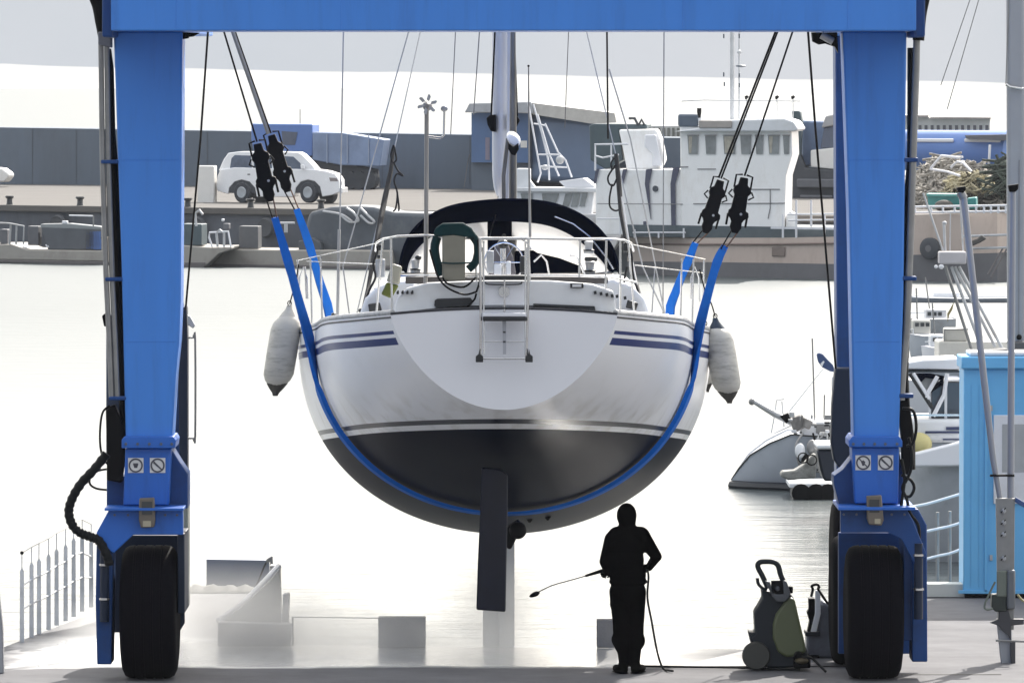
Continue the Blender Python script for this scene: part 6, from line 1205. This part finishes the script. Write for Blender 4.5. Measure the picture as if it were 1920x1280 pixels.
# lorries right of the wheelhouse
tr_ = TW - 12
t1 = thing('blue_lorry', 'pale blue box lorry with a dark cab between the wheelhouse and the right column', 'truck', tuple(T(1540, 400, tr_)))
MB().qp([(1503, 226), (1560, 228), (1572, 312), (1504, 312)], tr_, 2.4).build('box_body', mat('lorry_blue', (.20, .27, .42), .5), t1, bevel=.08)
MB().qp([(1540, 240), (1548, 218), (1575, 212), (1575, 234)], tr_ - .7, 2.0).build('roof_spoiler', mat('spoiler_grey', (.36, .36, .37), .5), t1, bevel=.05)
MB().qp([(1538, 278), (1545, 240), (1575, 234), (1575, 278)], tr_ - .6, 1.8).build('windscreen', mat('grey_blue_glass', (.08,) * 3), t1, bevel=.03)
MB().qp([(1520, 282), (1575, 276), (1575, 319), (1520, 313)], tr_ - .8, 2.2).build('bonnet', far_pale, t1, bevel=.04)
MB().qp([(1484, 208), (1500, 208), (1504, 230), (1500, 300), (1490, 290), (1488, 240)], tr_ - 1, 1).build('crane_arm', far_teal, t1, bevel=.06)
MB().qp([(1478, 300), (1500, 290), (1510, 315), (1575, 320), (1575, 446), (1471, 446), (1472, 350)], tr_ - 1, 2.5).build('chassis', mat('far_dark', (.055,) * 3), t1, bevel=.05)
MB().qb(1494, 336, 1575, 352, tr_ - 1.3, .5).qb(1500, 366, 1560, 372, tr_ - 1.3, .3).build('side_guard', mat('far_mid', (.11, .115, .13), .7), t1, bevel=.04)
# right background
tb_ = TW + 60
ob = thing('office_building', 'low pale building with a row of dark windows beyond the blue pipe', 'building', tuple(T(1790, 260, tb_)))
MB().qp([(1600, 215), (1740, 217), (1744, 222), (1856, 221), (1856, 262), (1600, 266)], tb_, 12).build('wall', far_pale, ob)
b_ = MB().qb(1600, 216, 1740, 220, tb_ - .6, 2); b_.qb(1744, 220, 1857, 223, tb_ - .6, 2).build('cornice', mat('cornice_brown', (.3, .27, .26), .7), ob)
for k in range(12): MB().qb(1722 + k * 11.4, 235, 1727.5 + k * 11.4, 248, tb_ - .05, .1).build('window', mat('far_window', (.12, .12, .14), .4), ob)
for k in range(12): MB().qb(1278 + k * 0, 0, 1279, 1, tb_, .1) if False else None
b2o = thing('slatted_building', 'pale building front with a grid of dark openings left of the wheelhouse', 'building', tuple(T(1250, 290, TW + 6)))
MB().qb(1215, 236, 1300, 300, TW + 6, 6).build('wall', mat('far_cream', (.5,) * 3), b2o); 
for r_, (y0, y1) in enumerate(((240, 266), (272, 287))):
    for k in range(6): MB().qb(1224 + k * 9, y0, 1228.5 + k * 9, y1, TW + 5.95, .1).build('opening', mat('far_opening', (.15, .15, .13), .8), b2o)
tag(MB().tube([T(1600, 281, tb_ - 20), T(1900, 283, tb_ - 20)], 1.02, 20).build('blue_pipe', mat('pipe_blue', (.09, .19, .48), .45, var=.1, scale=.2)), 'thick horizontal blue pipe lying beyond the scrap heap', 'pipe')
for x0, x1, lab in ((1700, 1788, 'white flat roof edge left of the blue wedge'), (1808, 1876, 'white flat roof edge below the grey sheet')):
    tag(MB().qb(x0, 260, x1, 267, tb_ - 21, 3).build('roof_edge', gelw, bevel=.05), lab, 'roof')
tag(MB().qp([(1809, 254), (1897, 252), (1897, 262), (1880, 264), (1812, 260)], tb_ - 21.5, 3).build('grey_sheet', mat('far_mid', (.2, .2, .2), .7)), 'grey corrugated sheet lying over the blue pipe', 'sheet')
# scrap / net heap
def heap(name, lab, cat, pix, t0, dt, col, n, sz, seed, group=None):
    """a mound of torn folds and loose ends: a crumpled skin with many bent strands lying on it"""
    random.seed(seed); x0, x1, yb, prof = pix; b_ = MB(); NX, NR = 64, 16; rows_ = []
    for j in range(NR + 1):
        r = []; v = j / NR
        for i in range(NX + 1):
            x = x0 + (x1 - x0) * i / NX; yt = lerp_tab(prof, x)[0]; e = min(1, 4 * i / NX, 4 * (NX - i) / NX)
            y = yb - (yb - yt) * (v ** 0.8) * (0.55 + 0.45 * e) + random.uniform(-2.2, 2.2) * (0 if j == 0 else 1)
            r.append(T(x, y, t0 + dt * v + random.uniform(-.35, .35)))
        rows_.append(r)
    rows_.append([p + QV * 1.5 + Vector((0, 0, -.3)) for p in rows_[-1]]); rows_.append([Vector((p.x, p.y + 3, QZ)) for p in rows_[-1]])
    b_.grid(rows_)
    for i in range(n):
        p = random.choice(random.choice(rows_[:NR])) + Vector((0, -.15, .05)); a = random.uniform(0, 6.3); l_ = sz * random.uniform(.5, 2.2); d = Vector((math.cos(a) * l_, random.uniform(-.3, .1), math.sin(a) * l_ * .45))
        b_.tube(spline([p - d, p + Vector((0, -.1, random.uniform(-.1, .15))), p + d], 2), random.uniform(.02, .06), 5)
    return tag(b_.build(name, col, smooth=False), lab, cat, group)
th_ = 20
netm = mat('net_brown', (.30, .28, .25), .9, var=.5, scale=2.5, bump=.6, bscale=10, dirt=(.42, .38, .33), dscale=3, damt=.8); sackm = mat('sack_yellow', (.45, .41, .28), .9, var=.4, scale=2, bump=.5, bscale=8, dirt=(.2, .17, .13), dscale=3, damt=.6)
heap('net_heap', 'brown grey heap of nets and scrap behind the bow rail', 'net heap', (1700, 1892, 392, [(1699, 300), (1720, 296), (1755, 292), (1800, 300), (1850, 312), (1893, 318)]), th_, 4, netm, 260, .3, 5)
heap('sack_pile', 'yellowish pile of sacks on the net heap', 'sacks', (1770, 1872, 362, [(1769, 345), (1790, 328), (1820, 322), (1850, 330), (1873, 350)]), th_ - 1, 1, sackm, 70, .22, 6)
heap('dark_net', 'dark green net hanging beside the grey mast', 'net', (1866, 1898, 362, [(1865, 312), (1880, 296), (1899, 290)]), th_ - 2, 1, mat('net_green', (.05, .065, .05), .9, var=.5, scale=3), 90, .4, 8)
for i, pts in enumerate(([(1745, 316), (1765, 292)], [(1783, 314), (1795, 303), (1806, 306), (1822, 322)], [(1744, 317), (1775, 322), (1800, 330)], [(1765, 292), (1800, 296), (1805, 294)])):
    tag(MB().tube([T(x, y, th_ - 1.5) for x, y in pts], .05, 7).build('scrap_tube', gelw), ['straight white tube leaning on the left of the net heap', 'bent white tube in the middle of the net heap', 'pale tube lying across the heap above the sacks', 'pale curved pipe along the crest of the heap'][i], 'tube')
tag(MB().tube([T(1854, 310, th_ - 1.5), T(1856, 272, th_ - 1.5)], .05, 7).build('marker_pole', gelw), 'thin white pole standing up before the blue pipe', 'pole')
gb = thing('green_skip', 'turquoise open skip on the deck below the net heap', 'skip', tuple(T(1790, 392, 8)))
MB().qp([(1738, 366), (1798, 364), (1801, 392), (1742, 392)], 8, 2).qp([(1812, 372), (1830, 370), (1831, 392), (1812, 392)], 8.2, 1.6).build('body', mat('turquoise', (.03, .22, .22), .6, var=.15), gb, bevel=.04); MB().qb(1737, 364, 1800, 368, 7.9, 2.2).build('rim', mat('turquoise_rim', (.08, .3, .29), .6), gb)
MB().ell(T(1770, 386, 7.6), (.35, .3, .22)).build('dark_bundle', mat('rope_dark', (.08,) * 3), gb)
# ---------------------------------------------------------------- low craft along the quay on the left
bgm = mat('barge_beige', (0.33, 0.31, 0.28), .7, var=.1, scale=.8, dirt=(.2, .17, .15), dscale=1.2, damt=.5); bgd = mat('barge_dark', (.12, .11, .11), .8)
def barge(lab, pts, low, t, extras, nm='moored_barge', cat='barge'):
    xs = [p[0] for p in pts]; root = thing(nm, lab, cat, tuple(T((min(xs) + max(xs)) / 2, max(p[1] for p in pts), t)), 'craft moored left along the far quay')
    MB().qp(pts, t, 4.0).build('hull', bgm, root, bevel=.04); MB().qp(low, t - .06, 4.1).build('rubbing_strake', bgd, root, bevel=.03)
    for k, (nm2, m, kind, dat, r) in enumerate(extras):
        if kind == 't': MB().tube([T(x, y, t - .02) for x, y in dat], r, 7).build(nm2, m, root)
        elif kind == 'b': MB().qb(*dat, t + .3, r).build(nm2, m, root, bevel=.03)
        else: MB().qp(dat, t + .3, r).build(nm2, m, root, bevel=.03)
    return root
sl = mat('slate_deck', (.085, .095, .11), .7, var=.25, scale=1)
barge('long beige barge with a dark well and railings at the far left', [(-60, 458), (22, 458), (50, 468), (190, 470), (190, 445), (196, 445), (196, 490), (-60, 486)], [(-60, 486), (240, 491), (240, 497), (95, 497), (60, 494), (-60, 492)], 0.6,
      [('rail', galv, 't', [(-20, 417), (18, 419), (45, 424), (44, 458)], .035), ('rail_post', galv, 't', [(20, 420), (18, 458)], .04), ('rail_post', galv, 't', [(31, 422), (30, 458)], .04),
       ('well', sl, 'p', [(77, 425), (190, 428), (190, 468), (90, 468)], 1.5), ('well_rim', mat('rim_grey', (.24, .26, .27), .6), 'p', [(76, 420), (130, 419), (190, 425), (190, 432), (76, 428)], .9),
       ('gantry_bar', gelw, 't', [(130, 404), (174, 405)], .03), ('gantry_post', greyp, 't', [(175, 405), (175, 424)], .03), ('barrel', hazeblue, 'b', (160, 432, 190, 468), .8), ('lamp', gelw, 'b', (116, 414, 126, 420), .3),
       ('mooring_bollard', gelw, 'p', [(84, 458), (92, 459), (94, 465), (88, 465)], .2), ('fender_roll', gelw, 'p', [(42, 460), (52, 466), (44, 466)], .2), ('crate', mat('far_mid', (.11,) * 3), 'b', (0, 430, 14, 458), .8), ('crate', mat('far_mid', (.11,) * 3), 'b', (52, 424, 72, 460), .8)])
barge('short beige workboat bow with a white tubular frame behind the left cable', [(300, 460), (345, 460), (395, 464), (434, 463), (434, 468), (410, 476), (385, 500), (300, 500)], [(300, 492), (385, 492), (383, 502), (300, 502)], 0.2,
      [('frame_tube', gelw, 't', [(398, 463), (392, 445), (393, 436), (428, 434), (433, 463)], .04), ('frame_tube', whited, 't', [(408, 463), (406, 437), (412, 431), (420, 437), (420, 463)], .05), ('lamp', gelw, 'b', (415, 410, 420, 415), .2), ('winch', mat('far_mid', (.2,) * 3), 'b', (418, 419, 429, 430), .5),
       ('cabin', far_teal, 'b', (340, 420, 378, 460), 1.5), ('davit', whited, 't', [(368, 424), (366, 400), (374, 394), (380, 402)], .05)])
barge('dark low hull with a grey cargo box, left of the near sling', [(386, 466), (480, 468), (730, 470), (735, 500), (430, 500), (400, 500)], [(384, 494), (735, 500), (735, 506), (384, 502)], 1.5, [('cargo_box', mat('far_mid', (.13, .14, .15), .7), 'b', (448, 424, 484, 466), 1), ('post', whited, 't', [(524, 418), (552, 418)], .04), ('post', whited, 't', [(536, 420), (536, 436)], .07), ('hatch', mat('far_slate2', (.075, .085, .10), .7), 'p', [(560, 452), (585, 446), (600, 455), (604, 470), (560, 470)], 1)])
bpy.data.objects['moored_barge.002'].children[0].data.materials[0] = mat('low_hull_dark', (.10, .105, .115), .7)
# dark sheeted load hiding the quay edge, left of the yacht
tag(MB().qp([(580, 398), (620, 388), (660, 386), (700, 388), (740, 398), (900, 402), (905, 502), (590, 502), (570, 470), (575, 420)], 2.5, 3.3).build('covered_lighter', mat('sheeting_slate', (.075, .088, .107), .6, var=.25, scale=.8, dirt=(.15, .16, .17), dscale=1, damt=.6, bump=.8, bscale=2), bevel=.15, seg=3), 'lighter under wrinkled slate sheeting between the far sling and the sprayhood', 'covered lighter')
for i, pts in enumerate(([(640, 404), (655, 416), (672, 414), (664, 400), (650, 390)], [(676, 390), (690, 404), (702, 416), (692, 418), (676, 404)], [(606, 396), (640, 402), (660, 415)])):
    tag(MB().tube(spline([T(x, y, 2.3) for x, y in pts], 4), .045, 6).build('sheeting_rope', whited), ['looped pale rope on the slate sheeting', 'pale rope hanging beside the rope tackle over the slate sheeting', 'thin pale rope along the top of the slate sheeting'][i], 'rope')
# distant water-level wave wall: spray mist under the keel
def mist(name, c, r, dens, lab):
    m = bpy.data.materials.new(name); m.use_nodes = True; t = m.node_tree; t.nodes.clear(); o_ = t.nodes.new('ShaderNodeOutputMaterial'); v = t.nodes.new('ShaderNodeVolumePrincipled'); t.links.new(v.outputs[0], o_.inputs['Volume'])
    v.inputs['Color'].default_value = (.97, .97, .97, 1); v.inputs['Anisotropy'].default_value = .72
    tx = t.nodes.new('ShaderNodeTexCoord'); g = t.nodes.new('ShaderNodeTexGradient'); g.gradient_type = 'SPHERICAL'; mp = t.nodes.new('ShaderNodeMapping'); mp.inputs['Scale'].default_value = (1 / r[0], 1 / r[1], 1 / r[2])
    t.links.new(tx.outputs['Object'], mp.inputs[0]); t.links.new(mp.outputs[0], g.inputs[0])
    n = t.nodes.new('ShaderNodeTexNoise'); n.inputs['Scale'].default_value = 2.2; n.inputs['Detail'].default_value = 4; t.links.new(tx.outputs['Object'], n.inputs['Vector'])
    k = t.nodes.new('ShaderNodeMath'); k.operation = 'MULTIPLY'; t.links.new(g.outputs['Fac'], k.inputs[0]); t.links.new(n.outputs['Fac'], k.inputs[1])
    k2 = t.nodes.new('ShaderNodeMath'); k2.operation = 'MULTIPLY'; k2.inputs[1].default_value = dens; t.links.new(k.outputs[0], k2.inputs[0]); t.links.new(k2.outputs[0], v.inputs['Density'])
    o = MB().ell(c, r, 24, 14).build(name, m); d = o.location - Vector(c)
    for vv in o.data.vertices: vv.co += d
    o.location = c; o['kind'] = 'stuff'; return o
mist('spray_mist', (X(925, 74.6), 74.9, 0.28), (0.75, 1.0, 0.75), 2.0, '')
mist('spray_mist', (X(430, 73.6), 73.6, 0.15), (1.9, 1.6, 0.8), 2.2, '')
mist('spray_mist', (X(700, 73.4), 73.2, 0.05), (2.4, 1.2, 0.5), 1.6, '')
# harbour haze
hz = MB().box(-140, 140, -12, 430, -4.2, 16).build('haze', (lambda m: m)(bpy.data.materials.new('haze')), smooth=False)
m = hz.data.materials[0]; m.use_nodes = True; t = m.node_tree; t.nodes.clear(); o_ = t.nodes.new('ShaderNodeOutputMaterial'); v = t.nodes.new('ShaderNodeVolumePrincipled')
v.inputs['Color'].default_value = (.88, .92, 1.0, 1); v.inputs['Density'].default_value = 0.00007; v.inputs['Anisotropy'].default_value = 0.0
t.links.new(v.outputs[0], o_.inputs['Volume']); hz['kind'] = 'stuff'
